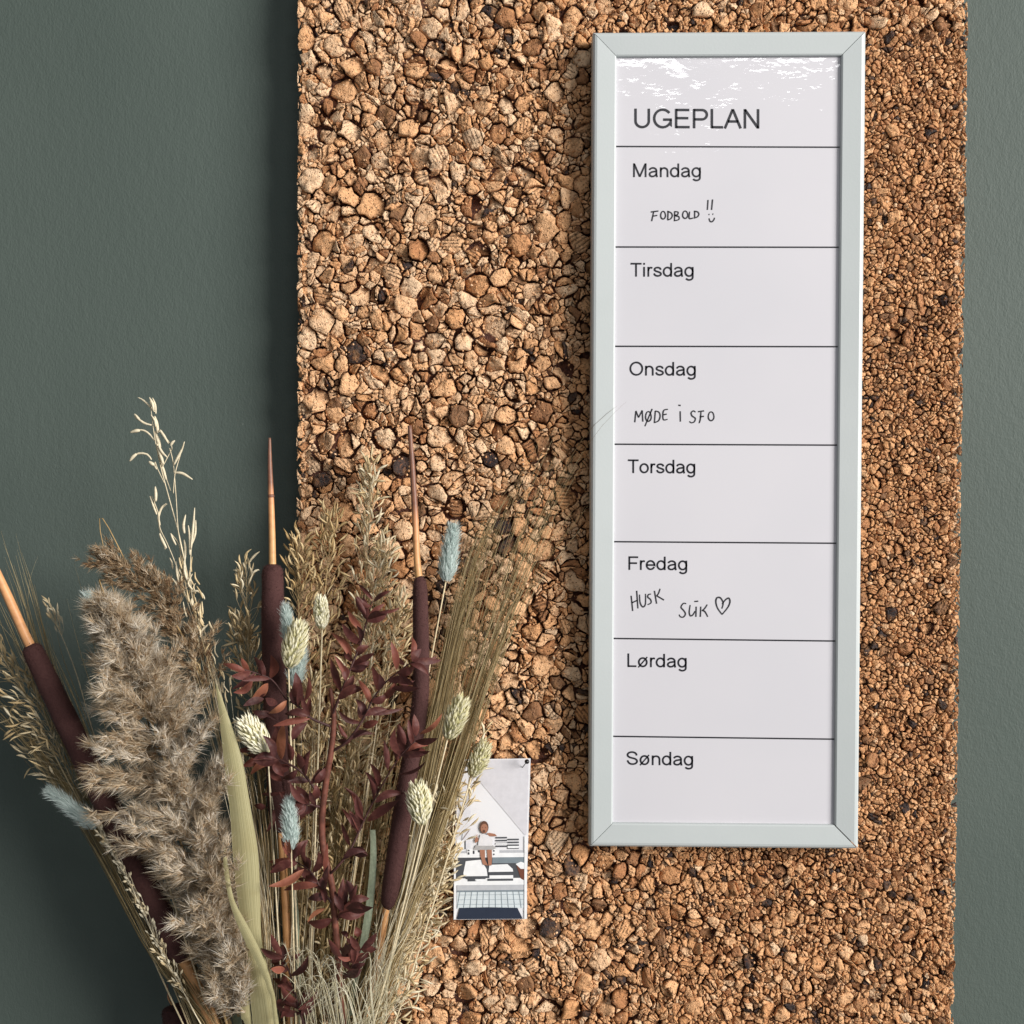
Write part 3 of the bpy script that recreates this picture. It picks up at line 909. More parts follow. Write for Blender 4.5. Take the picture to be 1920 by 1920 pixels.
# --- cattails
def cattail(label, spike, head, stem, node=None, spike_dark=True):
    t = thing("cattail", label, "cattail", base_of(), "dried cattails in the bouquet")
    n = 26
    mb = MB()
    q = catmull(spike, n)
    ton = [min(1.0, i / n) if spike_dark else 0.35 for i in range(n + 1)]
    tube(mb, [P(a, b, h / 1000) for a, b, h, w in q], [RS(w, h / 1000) / 2 for a, b, h, w in q], 10, ton)
    if node is not None:
        a, b, h, w = q[int(node * n)]
        d = (P(*q[int(node * n) + 1][:2], h / 1000) - P(a, b, h / 1000)).normalized() * 0.0012
        c = P(a, b, h / 1000)
        tube(mb, [c - d, c - d * .5, c, c + d], [RS(w, h / 1000) / 2 * k for k in (1.0, 1.16, 1.2, 1.0)], 10, 0.8)
    mb.build("spike", M['stalk'], t)
    mb = MB(); n = 46
    q = catmull(head, n)
    pts = [P(a, b, h / 1000) for a, b, h, w in q]
    rad = []
    for i, (a, b, h, w) in enumerate(q):
        r = RS(w, h / 1000) / 2
        e = min(i, n - i) / n * 22
        r *= min(1.0, 0.35 + 0.65 * math.sqrt(max(0, 1 - (1 - min(1, e / 1.6)) ** 2)))
        r *= 1 + 0.05 * noise.noise(Vector((i * 0.35, len(label), 0)))
        rad.append(r)
    tube(mb, pts, rad, 20)
    for k in range(2600):
        i = random.randrange(1, n); p0, p1 = pts[i], pts[i - 1]
        ax = (p1 - p0).normalized(); a1 = ax.cross(rvec()).normalized()
        f = rnd(); r_ = rad[i] + (rad[i - 1] - rad[i]) * f
        fibre(mb, p0.lerp(p1, f) + a1 * r_ * 0.97, a1 + ax * U(-0.2, 0.7) + rvec() * 0.5, U(0.0006, 0.0021), 0.00013, 0.5, 0.3)
    mb.build("seed_head", M['cattail'], t)
    mb = MB(); ptube(mb, stem, 18, 10, 0.25); mb.build("stem", M['stalk'], t)

cattail("brown cattail whose spike stands clear against the green wall beside the cork edge",
        [(511, 1068, 72, 14), (510, 1000, 70, 12.5), (508, 930, 68, 11), (506, 870, 66, 8.5), (505.5, 821, 65, 5)],
        [(511, 1058, 72, 38), (512, 1150, 75, 43), (514, 1260, 78, 44), (519, 1400, 84, 44), (527, 1560, 90, 43)],
        [(527, 1555, 90, 14), (540, 1800, 96, 15), (GX - 8, GY, GH, 16)], node=0.53)
cattail("slender bent cattail rising in front of the cork with a crooked brown spike",
        [(787, 1092, 84, 15), (782, 1050, 82, 13), (779, 980, 80, 12), (774, 890, 78, 11), (768, 798, 76, 8)],
        [(787, 1080, 84, 27), (789, 1180, 87, 30), (789, 1290, 90, 31), (782, 1360, 92, 32), (764, 1460, 94, 34), (748, 1570, 96, 37), (726, 1705, 98, 33)],
        [(727, 1690, 98, 14), (708, 1800, 99, 13), (680, 1940, 100, 14), (GX + 40, GY, GH, 15)])
cattail("thick cattail leaning outwards through the reed plume with a broad orange stalk",
        [(62, 1222, 92, 19), (40, 1175, 92, 18), (10, 1108, 92, 17), (-35, 1010, 92, 12), (-70, 930, 92, 6)],
        [(56, 1208, 92, 37), (100, 1300, 90, 42), (170, 1445, 88, 46), (250, 1610, 88, 48), (345, 1806, 90, 46)],
        [(338, 1790, 90, 25), (372, 1860, 93, 26), (410, 1945, 96, 26), (GX - 30, GY, GH, 27)], spike_dark=False)
cattail("short dark cattail low against the wall behind the thin grass stalks",
        [(331, 1895, 48, 5), (317, 1875, 46, 3.5), (315, 1860, 46, 3), (314, 1845, 46, 2)],
        [(336, 1884, 50, 62), (342, 1950, 54, 66), (360, 2050, 62, 66)],
        [(360, 2040, 62, 14), (430, 2160, 80, 14), (GX - 40, GY, GH, 14)])

# --- bunny tails
def bunny(label, tip, foot, w, h, stem=True, nf=900):
    t = thing("bunny_tail", label, "bunny tail", base_of(), "pale blue bunny tail grasses")
    a, b = P(*foot, h / 1000), P(*tip, h / 1000 + 0.004)
    ax = (b - a); L = ax.length; ax.normalize()
    s1 = ax.cross(Vector((0, 1, 0))).normalized(); s2 = ax.cross(s1)
    R = RS(w, h / 1000) / 2
    pr_ = lambda u: min(1.0, 0.45 + 3.2 * u) * max(0.04, 1 - u) ** 0.42
    mb = MB(); pts = []; rad = []
    for i in range(13):
        u = i / 12; pts.append(a + ax * L * (0.02 + 0.86 * u)); rad.append(R * 0.62 * max(0.06, pr_(u)))
    tube(mb, pts, rad, 12, 0.22)
    for k in range(nf):
        u = rnd() ** 0.9; an = U(0, 2 * math.pi)
        out = s1 * math.cos(an) + s2 * math.sin(an)
        r = R * 0.55 * pr_(u)
        p = a + ax * L * (0.0 + 0.80 * u) + out * r
        d = ax * 1.0 + out * U(0.22, 0.62) + rvec() * 0.16
        fibre(mb, p, d, RS(U(11, 21), h / 1000) * (0.7 + w / 120), RS(0.55, h / 1000), min(1, max(0, G_(0.55, 0.22))), 0.3)
    mb.build("seed_head", M['bunny'], t)
    if stem:
        mb = MB(); ptube(mb, to_base(foot[0], foot[1], h, 3.0), 14, 5, 0.8); mb.build("stem", M['straw'], t)
bunny("large pale blue bunny tail standing alone before the cork beside the bent cattail", (853, 966), (836, 1090), 50, 84, True, 1700)
bunny("small blue bunny tail peeking past the cattail above a cream grass head", (533, 1122), (545, 1212), 34, 98)
bunny("blue green bunny tail half hidden below a cream grass head", (568, 1205), (550, 1287), 48, 96)
bunny("bright pale bunny tail sitting among the wine red leaves", (541, 1482), (546, 1592), 43, 124, True, 1400)
bunny("blurred teal bunny tail pointing away from the bouquet under the reed plume", (72, 1466), (184, 1552), 46, 82, True, 1300)
bunny("blue bunny tail rising behind the shoulder of the reed plume", (158, 1098), (186, 1188), 36, 96)

# --- canary grass heads
def canary(label, tip, foot, w, h, n=170, tb=0.0):
    t = thing("canary_grass", label, "canary grass", base_of(), "cream canary grass heads")
    a, b = P(*foot, h / 1000), P(*tip, h / 1000 + 0.003)
    ax = b - a; L = ax.length; ax.normalize()
    s1 = ax.cross(Vector((0, 1, 0))).normalized(); s2 = ax.cross(s1)
    R = RS(w, h / 1000) / 2
    pr_ = lambda u: math.sin(math.pi * (0.10 + 0.80 * u)) ** 0.8
    mb = MB(); pts = []; rad = []
    for i in range(10):
        u = i / 9; pts.append(a + ax * L * (0.04 + 0.80 * u)); rad.append(R * 0.72 * max(0.08, pr_(u)))
    tube(mb, pts, rad, 10, 0.1)
    for k in range(n):
        u = (k + 0.5) / n; an = k * 2.39996 + U(-0.2, 0.2)
        out = s1 * math.cos(an) + s2 * math.sin(an)
        sd = ax.cross(out).normalized()
        p = a + ax * L * (0.80 * u) + out * R * 0.62 * pr_(u)
        bl = L * U(0.17, 0.24); bw = RS(U(2.6, 3.8), h / 1000)
        d = (ax * 1.0 + out * U(0.35, 0.65) * (1.15 - 0.7 * u) + rvec() * 0.10).normalized()
        tip_ = p + d * bl + out * R * 0.04
        mid = p + d * bl * 0.5
        vs = [p - sd * bw * 0.35, p + sd * bw * 0.35, mid - sd * bw, mid + out * bw * 0.8, mid + sd * bw, tip_]
        tn = min(1, max(0, G_(0.60 + tb, 0.18)))
        mb.add(vs, [(0, 1, 3), (0, 3, 2), (1, 4, 3), (2, 3, 5), (3, 4, 5)], [tn * 0.45, tn * 0.45, tn, min(1, tn * 1.15), tn, min(1, tn + 0.2)])
    mb.build("seed_head", M['bract'], t, smooth=False)
    mb = MB(); ptube(mb, to_base(foot[0], foot[1], h, 3.2), 14, 5, 0.85); mb.build("stem", M['straw'], t)
canary("small white canary grass head between the cattail and the wine red leaves", (601, 1112), (604, 1180), 32, 100, 130, 0.2)
canary("cream canary grass head in front of the straight cattail and blue bunny tails", (566, 1158), (541, 1252), 50, 112, 190)
canary("pale tilted canary grass head over the straw bundle fanning up the cork", (872, 1300), (839, 1386), 46, 102, 190, -0.08)
canary("round fluffy cream canary grass head in front of the bent cattail", (781, 1461), (792, 1546), 56, 118, 230, 0.1)
canary("white canary grass head partly covered by red leaves beside the strap leaf", (447, 1340), (502, 1412), 60, 120, 200, 0.25)
canary("greenish canary grass head hanging over the top of the photo print", (914, 1386), (884, 1456), 42, 66, 170, -0.12)

# --- reed plumes
def reed_plume(label, rach, halfw, n_br, n_tuft, n_fib, brl, hvar, tonebase, fl, name="plume"):
    t = thing("reed_plume", label, "reed plume", base_of(), "dried reed plumes")
    mb = MB(); q = catmull(rach, 60)
    st = MB()
    ptube(st, rach + [(GX - 20, GY, GH, 8)], 40, 6, 0.3)
    st.build("stem", M['straw'], t)
    for b in range(n_br):
        u = (b + rnd()) / n_br
        u0 = u ** 0.92
        i = min(59, int(u0 * 60))
        px, py, h, w = q[i]; qx, qy, qh, qw = q[i + 1]
        dx, dy = qx - px, qy - py
        l = math.hypot(dx, dy) or 1; dx /= l; dy /= l
        Lb = brl * U(0.7, 1.15) * (1.0 - 0.35 * u0)
        sd = U(-1, 1)
        hw = halfw(py + dy * Lb, sd)
        # branch path: leaves the rachis, arcs upwards and out
        ex_, ey_ = px + dx * Lb + (-dy) * sd * hw, py + dy * Lb + dx * sd * hw
        droop = U(0, 14)
        hb = h + U(-1, 1) * hvar
        pts = [(px, py, h), (px + dx * Lb * 0.4 + (-dy) * sd * hw * 0.55, py + dy * Lb * 0.4 + dx * sd * hw * 0.55, (h + hb) / 2), (ex_, ey_ + droop, hb)]
        bq = catmull(pts, 12)
        tube(mb, [P(a, c, z / 1000) for a, c, z in bq], 0.00022, 3, 0.15, cap=False)
        bt = G_(tonebase, 0.10)
        for k in range(n_tuft):
            tt = 0.25 + 0.75 * (k + rnd()) / n_tuft
            a, c, z = bq[min(12, int(tt * 12))]
            a2, c2, z2 = bq[max(0, min(12, int(tt * 12)) - 1)]
            p = P(a + U(-8, 8), c + U(-8, 8), (z + U(-5, 5)) / 1000)
            d0 = (P(a, c, z / 1000) - P(a2, c2, z2 / 1000))
            if d0.length < 1e-6: d0 = Vector((0, 0, 1))
            d0.normalize()
            td = (d0 + rvec() * 0.7).normalized()
            tl = bt + U(-0.12, 0.12)
            for f in range(n_fib):
                d = td + rvec() * 0.5
                kind = rnd()
                if kind < 0.16:
                    fibre(mb, p, d, RS(U(8, 15), z / 1000), RS(1.25, z / 1000), max(0, min(0.35, tl - 0.32 + U(-.1, .1))), 0.15)
                else:
                    fibre(mb, p + rvec() * 0.0007, d, RS(U(0.4, 1.35) * fl, z / 1000), RS(0.40, z / 1000), min(1, max(0, tl + U(-0.22, 0.28))), 0.28)
    mb.build(name, M['plume'], t, smooth=False, kind='stuff')
def hw_main(y, sd):
    """half width in pixels at photo row y, towards the wall side (sd < 0) or the strap leaf side"""
    tab = [(1060, 6, 6), (1110, 14, 14), (1200, 52, 62), (1300, 104, 98), (1380, 150, 106), (1440, 196, 104), (1500, 160, 98), (1560, 128, 82), (1650, 98, 54), (1750, 66, 44), (1850, 44, 36), (1950, 30, 30)]
    for (a, l0, r0), (b, l1, r1) in zip(tab, tab[1:]):
        if y <= b:
            t = max(0, (y - a) / (b - a))
            return l0 + (l1 - l0) * t if sd < 0 else 1.15 * (r0 + (r1 - r0) * t)
    return 30
reed_plume("large fluffy grey beige reed plume leaning outwards in front of the green wall",
           [(448, 1905, 104, 7), (424, 1800, 106, 7), (392, 1680, 110, 6), (348, 1540, 112, 5), (300, 1400, 112, 5), (258, 1280, 110, 4), (224, 1200, 106, 3), (205, 1160, 104, 2)],
           hw_main, 300, 26, 19, 78, 26, 0.62, 27)
def hw_small(y, sd): return (26 + 44 * min(1, max(0, (y - 1010) / 110))) * (1.0 if sd > 0 else 0.7)
reed_plume("slim brown reed plume arching behind the large fluffy one",
           [(392, 1320, 88, 5), (356, 1220, 90, 4), (312, 1145, 92, 3.5), (258, 1092, 92, 3), (200, 1055, 92, 2)],
           hw_small, 84, 12, 14, 66, 8, 0.34, 16)

# --- strap leaves
def strap(mb, ctrl, n=40, cols=14, fold=0.12):
    """ctrl: (left px, left py, right px, right py, h_mm)"""
    q = catmull(ctrl, n); vs = []; tl = []; fs = []
    for i, (lx, ly, rx, ry, h) in enumerate(q):
        for c in range(cols + 1):
            u = c / cols
            w = math.hypot(rx - lx, ry - ly)
            z = h / 1000 + RS(w, h / 1000) * fold * (math.sin(math.pi * u) + 0.05 * math.sin(c * 2.3) + 0.03 * math.cos(c * math.pi))
            vs.append(P(lx + (rx - lx) * u, ly + (ry - ly) * u, z)); tl.append(u)
    W1 = cols + 1
    for i in range(n):
        for c in range(cols): fs.append((i * W1 + c, i * W1 + c + 1, (i + 1) * W1 + c + 1, (i + 1) * W1 + c))
    mb.add(vs, fs, tl)
t = thing("strap_leaf", "broad dry olive strap leaf with long grooves beside the reed plume", "dried leaf", base_of())
mb = MB()
strap(mb, [(404, 1282, 407, 1284, 122), (410, 1330, 424, 1330, 124), (419, 1420, 453, 1420, 126), (431, 1520, 470, 1516, 126), (437, 1610, 484, 1600, 124), (446, 1690, 488, 1690, 122),
           (460, 1770, 491, 1765, 120), (468, 1850, 508, 1840, 116), (476, 1935, 524, 1930, 112), (GX - 40, GY, GX - 10, GY, 104)])
mb.build("blade", M['strap'], t)
t = thing("strap_leaf", "narrow twisted strap leaf crossing the broad olive one", "dried leaf", base_of())
mb = MB()
strap(mb, [(421, 1590, 423, 1592, 128), (419, 1625, 428, 1625, 130), (430, 1690, 439, 1686, 131), (452, 1750, 468, 1742, 131), (478, 1800, 492, 1792, 130), (500, 1850, 510, 1846, 127), (514, 1930, 522, 1928, 120), (GX - 25, GY, GX - 14, GY, 106)], cols=6)
mb.build("blade", M['strap'], t)
t = thing("strap_leaf", "short pale folded strap leaf under the foot of the reed plume", "dried leaf", base_of())
mb = MB()
strap(mb, [(458, 1790, 464, 1790, 112), (456, 1850, 470, 1850, 113), (452, 1905, 470, 1900, 112), (466, 1960, 482, 1958, 110), (GX - 50, GY, GX - 35, GY, 104)], cols=6)
mb.build("blade", M['strap'], t)
for lab, ctrl in (("pale green flat grass blade under the red leaf tips", [(547, 1630, 549, 1630, 98), (549, 1690, 558, 1690, 100), (554, 1760, 562, 1760, 101), (556, 1850, 564, 1850, 101), (558, 1940, 566, 1940, 101), (GX, GY, GX + 8, GY, 100)]),
                  ("blue green flat stalk beside the lower half of the bent cattail", [(694, 1556, 704, 1556, 92), (694, 1610, 706, 1610, 93), (688, 1680, 702, 1680, 94), (676, 1760, 690, 1762, 95), (650, 1900, 660, 1900, 97), (GX + 10, GY, GX + 18, GY, 100)]),
                  ("dark green flat blade beneath the foot of the reed plume", [(398, 1810, 412, 1800, 92), (420, 1870, 436, 1865, 92), (440, 1930, 456, 1926, 94), (GX - 60, GY, GX - 46, GY, 98)])):
    t = thing("flat_leaf", lab, "dried leaf", base_of())
    mb = MB(); strap(mb, ctrl, 24, 4, 0.1); mb.t = [0.15 if 'dark' in lab else U(0.3, 0.9) for _ in mb.t]
    mb.build("blade", M['green'], t)

# --- wine red leafy branch
rus = thing("leafy_branch", "dark wine red leafy branch spreading through the middle of the bouquet", "leafy branch", base_of())
HR = 112
EXTRA = []
mb = MB()
ptube(mb, [(GX + 20, GY, GH, 15), (640, 1960, 108, 14), (639, 1860, HR, 13), (629, 1740, HR, 13), (622, 1660, HR, 13), (606, 1590, HR, 13.5), (604, 1530, HR, 13), (612, 1460, HR, 12.5), (622, 1400, HR, 11.5), (626, 1340, HR, 10), (619, 1290, HR, 8)], 60, 10)
mb.build("stem", M['twig'], rus)
mb = MB()
for br in ([(622, 1345), (638, 1302), (660, 1247), (675, 1210), (687, 1167), (698, 1126)],
           [(624, 1408), (653, 1388), (683, 1345), (698, 1313), (720, 1283), (750, 1257), (784, 1234)],
           [(616, 1640), (630, 1628), (657, 1593), (680, 1543), (700, 1503), (721, 1464), (751, 1417), (780, 1389)],
           [(620, 1362), (582, 1346), (555, 1321), (536, 1310), (510, 1275), (476, 1261), (456, 1255)],
           [(606, 1505), (570, 1452), (530, 1427), (497, 1414), (474, 1400)],
           [(627, 1700), (603, 1667), (580, 1632), (547, 1612)], [(603, 1514), (580, 1508), (560, 1508)], [(630, 1727), (646, 1705), (660, 1690)],
           [(612, 2050), (565, 1905), (545, 1830), (528, 1790)], [(639, 1850), (660, 1810), (680, 1775)]):
    k = len(br)
    ptube(mb, [(x, y, HR + 4 * math.sin(i * 1.3), 5.5 - 3.2 * i / (k - 1)) for i, (x, y) in enumerate(br)], 24, 7)
    for q_ in range(11):
        u = U(0.15, 0.98) * (k - 1); i = int(u); f = u - i
        x, y = br[i][0] + (br[min(i + 1, k - 1)][0] - br[i][0]) * f, br[i][1] + (br[min(i + 1, k - 1)][1] - br[i][1]) * f
        an = math.atan2(br[min(i + 1, k - 1)][1] - br[i][1], br[min(i + 1, k - 1)][0] - br[i][0]) + random.choice((-1, 1)) * U(0.35, 1.1)
        ln = U(26, 48); EXTRA.append((x, y, x + math.cos(an) * ln, y + math.sin(an) * ln, U(10, 17), U(0.05, 0.5)))
mb.build("shoots", M['shoot'], rus)

LV = []
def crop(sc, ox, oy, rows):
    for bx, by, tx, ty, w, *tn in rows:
        LV.append((bx / sc + ox, by / sc + oy, tx / sc + ox, ty / sc + oy, w / sc, tn[0] if tn else None))  # raised tones paint light caught by some leaves; tan and orange are leaf colour
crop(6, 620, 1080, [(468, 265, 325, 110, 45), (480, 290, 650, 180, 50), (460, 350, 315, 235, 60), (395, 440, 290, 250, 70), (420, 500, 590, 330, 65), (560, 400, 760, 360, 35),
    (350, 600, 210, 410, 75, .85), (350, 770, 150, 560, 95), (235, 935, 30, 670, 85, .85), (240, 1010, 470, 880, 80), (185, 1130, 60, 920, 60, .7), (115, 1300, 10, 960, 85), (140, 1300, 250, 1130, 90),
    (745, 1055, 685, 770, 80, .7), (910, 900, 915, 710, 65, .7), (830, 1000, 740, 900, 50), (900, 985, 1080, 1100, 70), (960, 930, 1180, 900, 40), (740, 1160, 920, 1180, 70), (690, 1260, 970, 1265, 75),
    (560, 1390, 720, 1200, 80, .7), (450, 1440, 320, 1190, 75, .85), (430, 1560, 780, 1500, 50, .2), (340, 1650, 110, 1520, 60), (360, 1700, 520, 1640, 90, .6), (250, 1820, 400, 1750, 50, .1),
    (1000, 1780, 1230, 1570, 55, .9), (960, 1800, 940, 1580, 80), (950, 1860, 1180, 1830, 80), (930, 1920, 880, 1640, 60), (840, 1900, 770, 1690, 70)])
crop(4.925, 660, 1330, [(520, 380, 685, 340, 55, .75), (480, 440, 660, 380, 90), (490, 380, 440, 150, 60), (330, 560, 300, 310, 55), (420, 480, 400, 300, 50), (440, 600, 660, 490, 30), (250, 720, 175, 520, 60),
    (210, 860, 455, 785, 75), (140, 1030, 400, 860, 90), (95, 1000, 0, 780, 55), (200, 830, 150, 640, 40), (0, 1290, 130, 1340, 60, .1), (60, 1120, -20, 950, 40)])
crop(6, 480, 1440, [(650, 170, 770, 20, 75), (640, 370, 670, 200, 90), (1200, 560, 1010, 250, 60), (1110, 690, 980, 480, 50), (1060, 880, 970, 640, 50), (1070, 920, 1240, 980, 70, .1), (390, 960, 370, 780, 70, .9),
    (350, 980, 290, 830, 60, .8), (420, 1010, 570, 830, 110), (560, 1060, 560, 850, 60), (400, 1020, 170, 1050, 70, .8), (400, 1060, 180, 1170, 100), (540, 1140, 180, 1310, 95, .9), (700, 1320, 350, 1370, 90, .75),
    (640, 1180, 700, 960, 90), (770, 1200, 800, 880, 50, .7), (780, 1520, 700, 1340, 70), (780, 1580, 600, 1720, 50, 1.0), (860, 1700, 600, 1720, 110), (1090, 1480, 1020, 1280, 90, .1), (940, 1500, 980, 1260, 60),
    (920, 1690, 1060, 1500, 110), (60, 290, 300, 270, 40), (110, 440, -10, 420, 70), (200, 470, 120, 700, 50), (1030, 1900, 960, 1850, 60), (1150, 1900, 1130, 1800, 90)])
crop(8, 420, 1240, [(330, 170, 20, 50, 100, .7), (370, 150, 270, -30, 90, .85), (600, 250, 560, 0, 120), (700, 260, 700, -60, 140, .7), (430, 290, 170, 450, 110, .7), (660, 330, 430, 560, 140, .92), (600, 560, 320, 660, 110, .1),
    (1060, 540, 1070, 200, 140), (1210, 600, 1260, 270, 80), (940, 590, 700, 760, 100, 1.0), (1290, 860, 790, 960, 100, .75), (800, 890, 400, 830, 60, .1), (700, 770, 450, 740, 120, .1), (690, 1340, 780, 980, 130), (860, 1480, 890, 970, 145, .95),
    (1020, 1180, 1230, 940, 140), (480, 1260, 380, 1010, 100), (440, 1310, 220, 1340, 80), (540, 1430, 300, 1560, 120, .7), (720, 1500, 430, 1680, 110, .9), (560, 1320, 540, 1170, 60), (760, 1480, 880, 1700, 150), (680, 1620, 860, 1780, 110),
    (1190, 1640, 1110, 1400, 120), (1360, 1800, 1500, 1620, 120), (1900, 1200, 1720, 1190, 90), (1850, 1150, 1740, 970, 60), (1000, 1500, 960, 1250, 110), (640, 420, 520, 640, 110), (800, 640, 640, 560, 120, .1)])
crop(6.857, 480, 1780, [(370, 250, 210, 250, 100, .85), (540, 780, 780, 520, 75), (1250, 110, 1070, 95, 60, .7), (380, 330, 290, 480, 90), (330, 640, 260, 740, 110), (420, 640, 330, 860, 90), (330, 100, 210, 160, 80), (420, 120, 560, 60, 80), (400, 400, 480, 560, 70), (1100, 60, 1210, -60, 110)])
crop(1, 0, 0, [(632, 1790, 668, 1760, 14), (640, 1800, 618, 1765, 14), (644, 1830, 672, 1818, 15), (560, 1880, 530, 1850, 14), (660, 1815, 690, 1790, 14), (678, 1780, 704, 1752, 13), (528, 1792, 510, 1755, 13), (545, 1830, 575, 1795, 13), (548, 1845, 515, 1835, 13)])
def leaf(L, parent):
    bx, by, tx, ty, w, tn = L
    tx, ty = bx + (tx - bx) * 1.12, by + (ty - by) * 1.12
    h = HR + U(-9, 14)
    h2 = h + U(-9, 11)
    n = 8; vs = []; fs = []
    side = Vector((-(ty - by), tx - bx)); ll = side.length; side.normalize()
    curve = U(-0.17, 0.17) * ll; curlt = U(-5, 7)
    fold = U(0.15, 0.55) * random.choice((1, 1, -1))
    tilt = U(-0.55, 0.55)
    for i in range(n + 1):
        u = i / n
        ww = w * 0.60 * (min(1.0, 2.75 * (u ** 0.8) * ((1 - u) ** 1.05)) if 0 < u < 1 else 0.0) + (0.5 if u < 1 else 0.05)
        cx = bx + (tx - bx) * u + side.x * curve * math.sin(math.pi * u)
        cy = by + (ty - by) * u + side.y * curve * math.sin(math.pi * u)
        hh = h + (h2 - h) * u + U(-0.3, 0.3) + 2.5 * math.sin(math.pi * u) + curlt * u ** 3
        for s in (-1, -0.5, 0, 0.5, 1):
            z = hh + abs(s) * ww * S * 1000 * fold + s * ww * S * 1000 * tilt
            vs.append(P(cx + side.x * ww * s, cy + side.y * ww * s, z / 1000))
    for i in range(n):
        for c in range(4): fs.append((i * 5 + c, i * 5 + c + 1, i * 5 + c + 6, i * 5 + c + 5))
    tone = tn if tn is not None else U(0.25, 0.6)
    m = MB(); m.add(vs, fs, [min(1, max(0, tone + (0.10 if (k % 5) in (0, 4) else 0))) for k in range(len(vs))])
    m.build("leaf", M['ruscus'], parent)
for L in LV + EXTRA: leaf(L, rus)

# --- oat grasses
def oat(label, stem, n, spread, t0, tone, hl, L=(18, 32), w=2.5, side=0.0, group="dry straw coloured oat grasses", mat='straw', droop=0.25, stemw=None, curl=0.45):
    t = thing("oat_grass", label, "oat grass", base_of(), group)
    q = catmull(stem, 60)
    mb = MB(); tube(mb, [P(a, b, h / 1000) for a, b, h, ww in q], [RS(ww, h / 1000) / 2 for a, b, h, ww in q], 5, tone)
    mb.build("stem", M[mat], t)
    mb = MB()
    for k in range(n):
        u = t0 + (1 - t0) * (k + rnd()) / n
        i = min(59, int(u * 60)); a, b, h, ww = q[i]; a2, b2 = q[i + 1][:2]
        dx, dy = a2 - a, b2 - b; l = math.hypot(dx, dy) or 1; dx /= l; dy /= l
        sp = spread * (1.15 - 0.8 * (u - t0) / (1 - t0))
        sd = U(-1, 1) + side
        f = U(8, 46)
        ex_, ey_ = a + dx * f - dy * sd * sp, b + dy * f + dx * sd * sp
        eh = h + U(-1, 1) * hl
        p0 = P(a, b, h / 1000); p1 = P((a + ex_) / 2 - dy * sd * sp * 0.2, (b + ey_) / 2 + dx * sd * sp * 0.1 - 4, (h + eh) / 2000); p2 = P(ex_, ey_, eh / 1000)
        tn = min(1, max(0, tone + U(-0.22, 0.22)))
        tube(mb, [p0, p1, p2], 0.00017, 3, tn, cap=False)
        d = (p2 - p1).normalized() + Vector((0, 0, U(-droop, 0.5))) + rvec() * 0.5
        spikelet(mb, p2, d, RS(U(*L), eh / 1000), RS(U(0.7, 1.15) * w, eh / 1000), tn, curl)
    mb.build("spikelets", M[mat], t, kind='stuff')
def ostem(tip, mid, h, w=2.6, top=1.2):
    return [(GX + U(-35, 35), GY, GH, w + 1), ((GX + mid[0]) / 2 + U(-6, 6), (GY + mid[1]) / 2, (GH + h) / 2 + 2, w), (mid[0], mid[1], h, w), (tip[0], tip[1], h - 2, top)]
oats = [
 ("loose pale oat grass beside the straight cattail against the dark wall", (462, 1078), (470, 1290), 66, 60, 34, .52, .62, 8),
 ("low dense oat grass between the reed plume and the straight cattail", (452, 1185), (480, 1350), 64, 90, 34, .52, .52, 8),
 ("golden oat grass just inside the cork edge behind the straight cattail", (560, 1035), (560, 1260), 56, 110, 42, .50, .36, 9),
 ("golden oat grass rising over the small white canary grass head", (622, 985), (600, 1250), 54, 110, 40, .48, .38, 9),
 ("tallest feathery oat grass reaching up the cork between the two upright cattails", (694, 895), (680, 1190), 52, 170, 32, .46, .62, 9),
 ("bleached oat grass behind the top of the wine red branch", (722, 1040), (690, 1270), 54, 120, 34, .48, .62, 9),
 ("pale oat grass between the wine red branch and the bent cattail", (748, 1150), (715, 1340), 58, 110, 34, .5, .55, 9),
 ("tangled oat grass behind the fork of the wine red branch", (655, 1280), (650, 1450), 66, 120, 44, .45, .50, 10),
 ("tangled oat grass at the foot of the white canary grass heads", (585, 1300), (590, 1480), 68, 110, 40, .45, .55, 10),
 ("curly straw oat grass below the round canary grass head", (812, 1500), (770, 1660), 70, 200, 42, .42, .66, 10),
 ("curly straw oat grass spreading towards the photo print", (846, 1470), (800, 1640), 60, 190, 40, .42, .64, 9),
 ("low straw oat grass under the photo print side of the bouquet", (826, 1620), (770, 1770), 60, 210, 48, .40, .66, 10),
 ("short straw oat grass above the feather grass tuft", (740, 1700), (712, 1830), 74, 180, 46, .38, .66, 10),
 ("dense oat grass in the heart of the bouquet below the red leaves", (655, 1540), (640, 1700), 78, 130, 48, .40, .48, 10),
 ("dense oat grass behind the bright bunny tail", (560, 1440), (565, 1620), 80, 110, 46, .42, .42, 10),
 ("shaded oat grass behind the lower red leaves", (580, 1650), (580, 1800), 84, 110, 46, .36, .42, 10),
 ("thin oat grass with curled husks reaching over the photo print", (898, 1400), (842, 1600), 58, 34, 24, .58, .66, 7),
]
for lab, tip, mid, h, n, sp, t0, tn, hl in oats:
    oat(lab, ostem(tip, mid, h), int(n * 1.7), sp, t0, min(0.86, tn + 0.14), hl)
oat("tan oat grass sticking out past the spike of the leaning cattail", [(GX - 60, GY, GH, 4), (300, 1790, 84, 3), (120, 1450, 78, 2.6), (40, 1290, 74, 2), (-40, 1165, 72, 1.2)], 130, 42, .52, .74, 9, side=-0.25)
oat("stiff tan oat grass pressed against the wall side of the leaning cattail", [(GX - 60, GY, GH, 4), (310, 1800, 82, 3), (170, 1540, 78, 2.6), (112, 1410, 76, 2), (60, 1280, 74, 1.4)], 70, 30, .60, .72, 6, side=-0.7, curl=0.2)
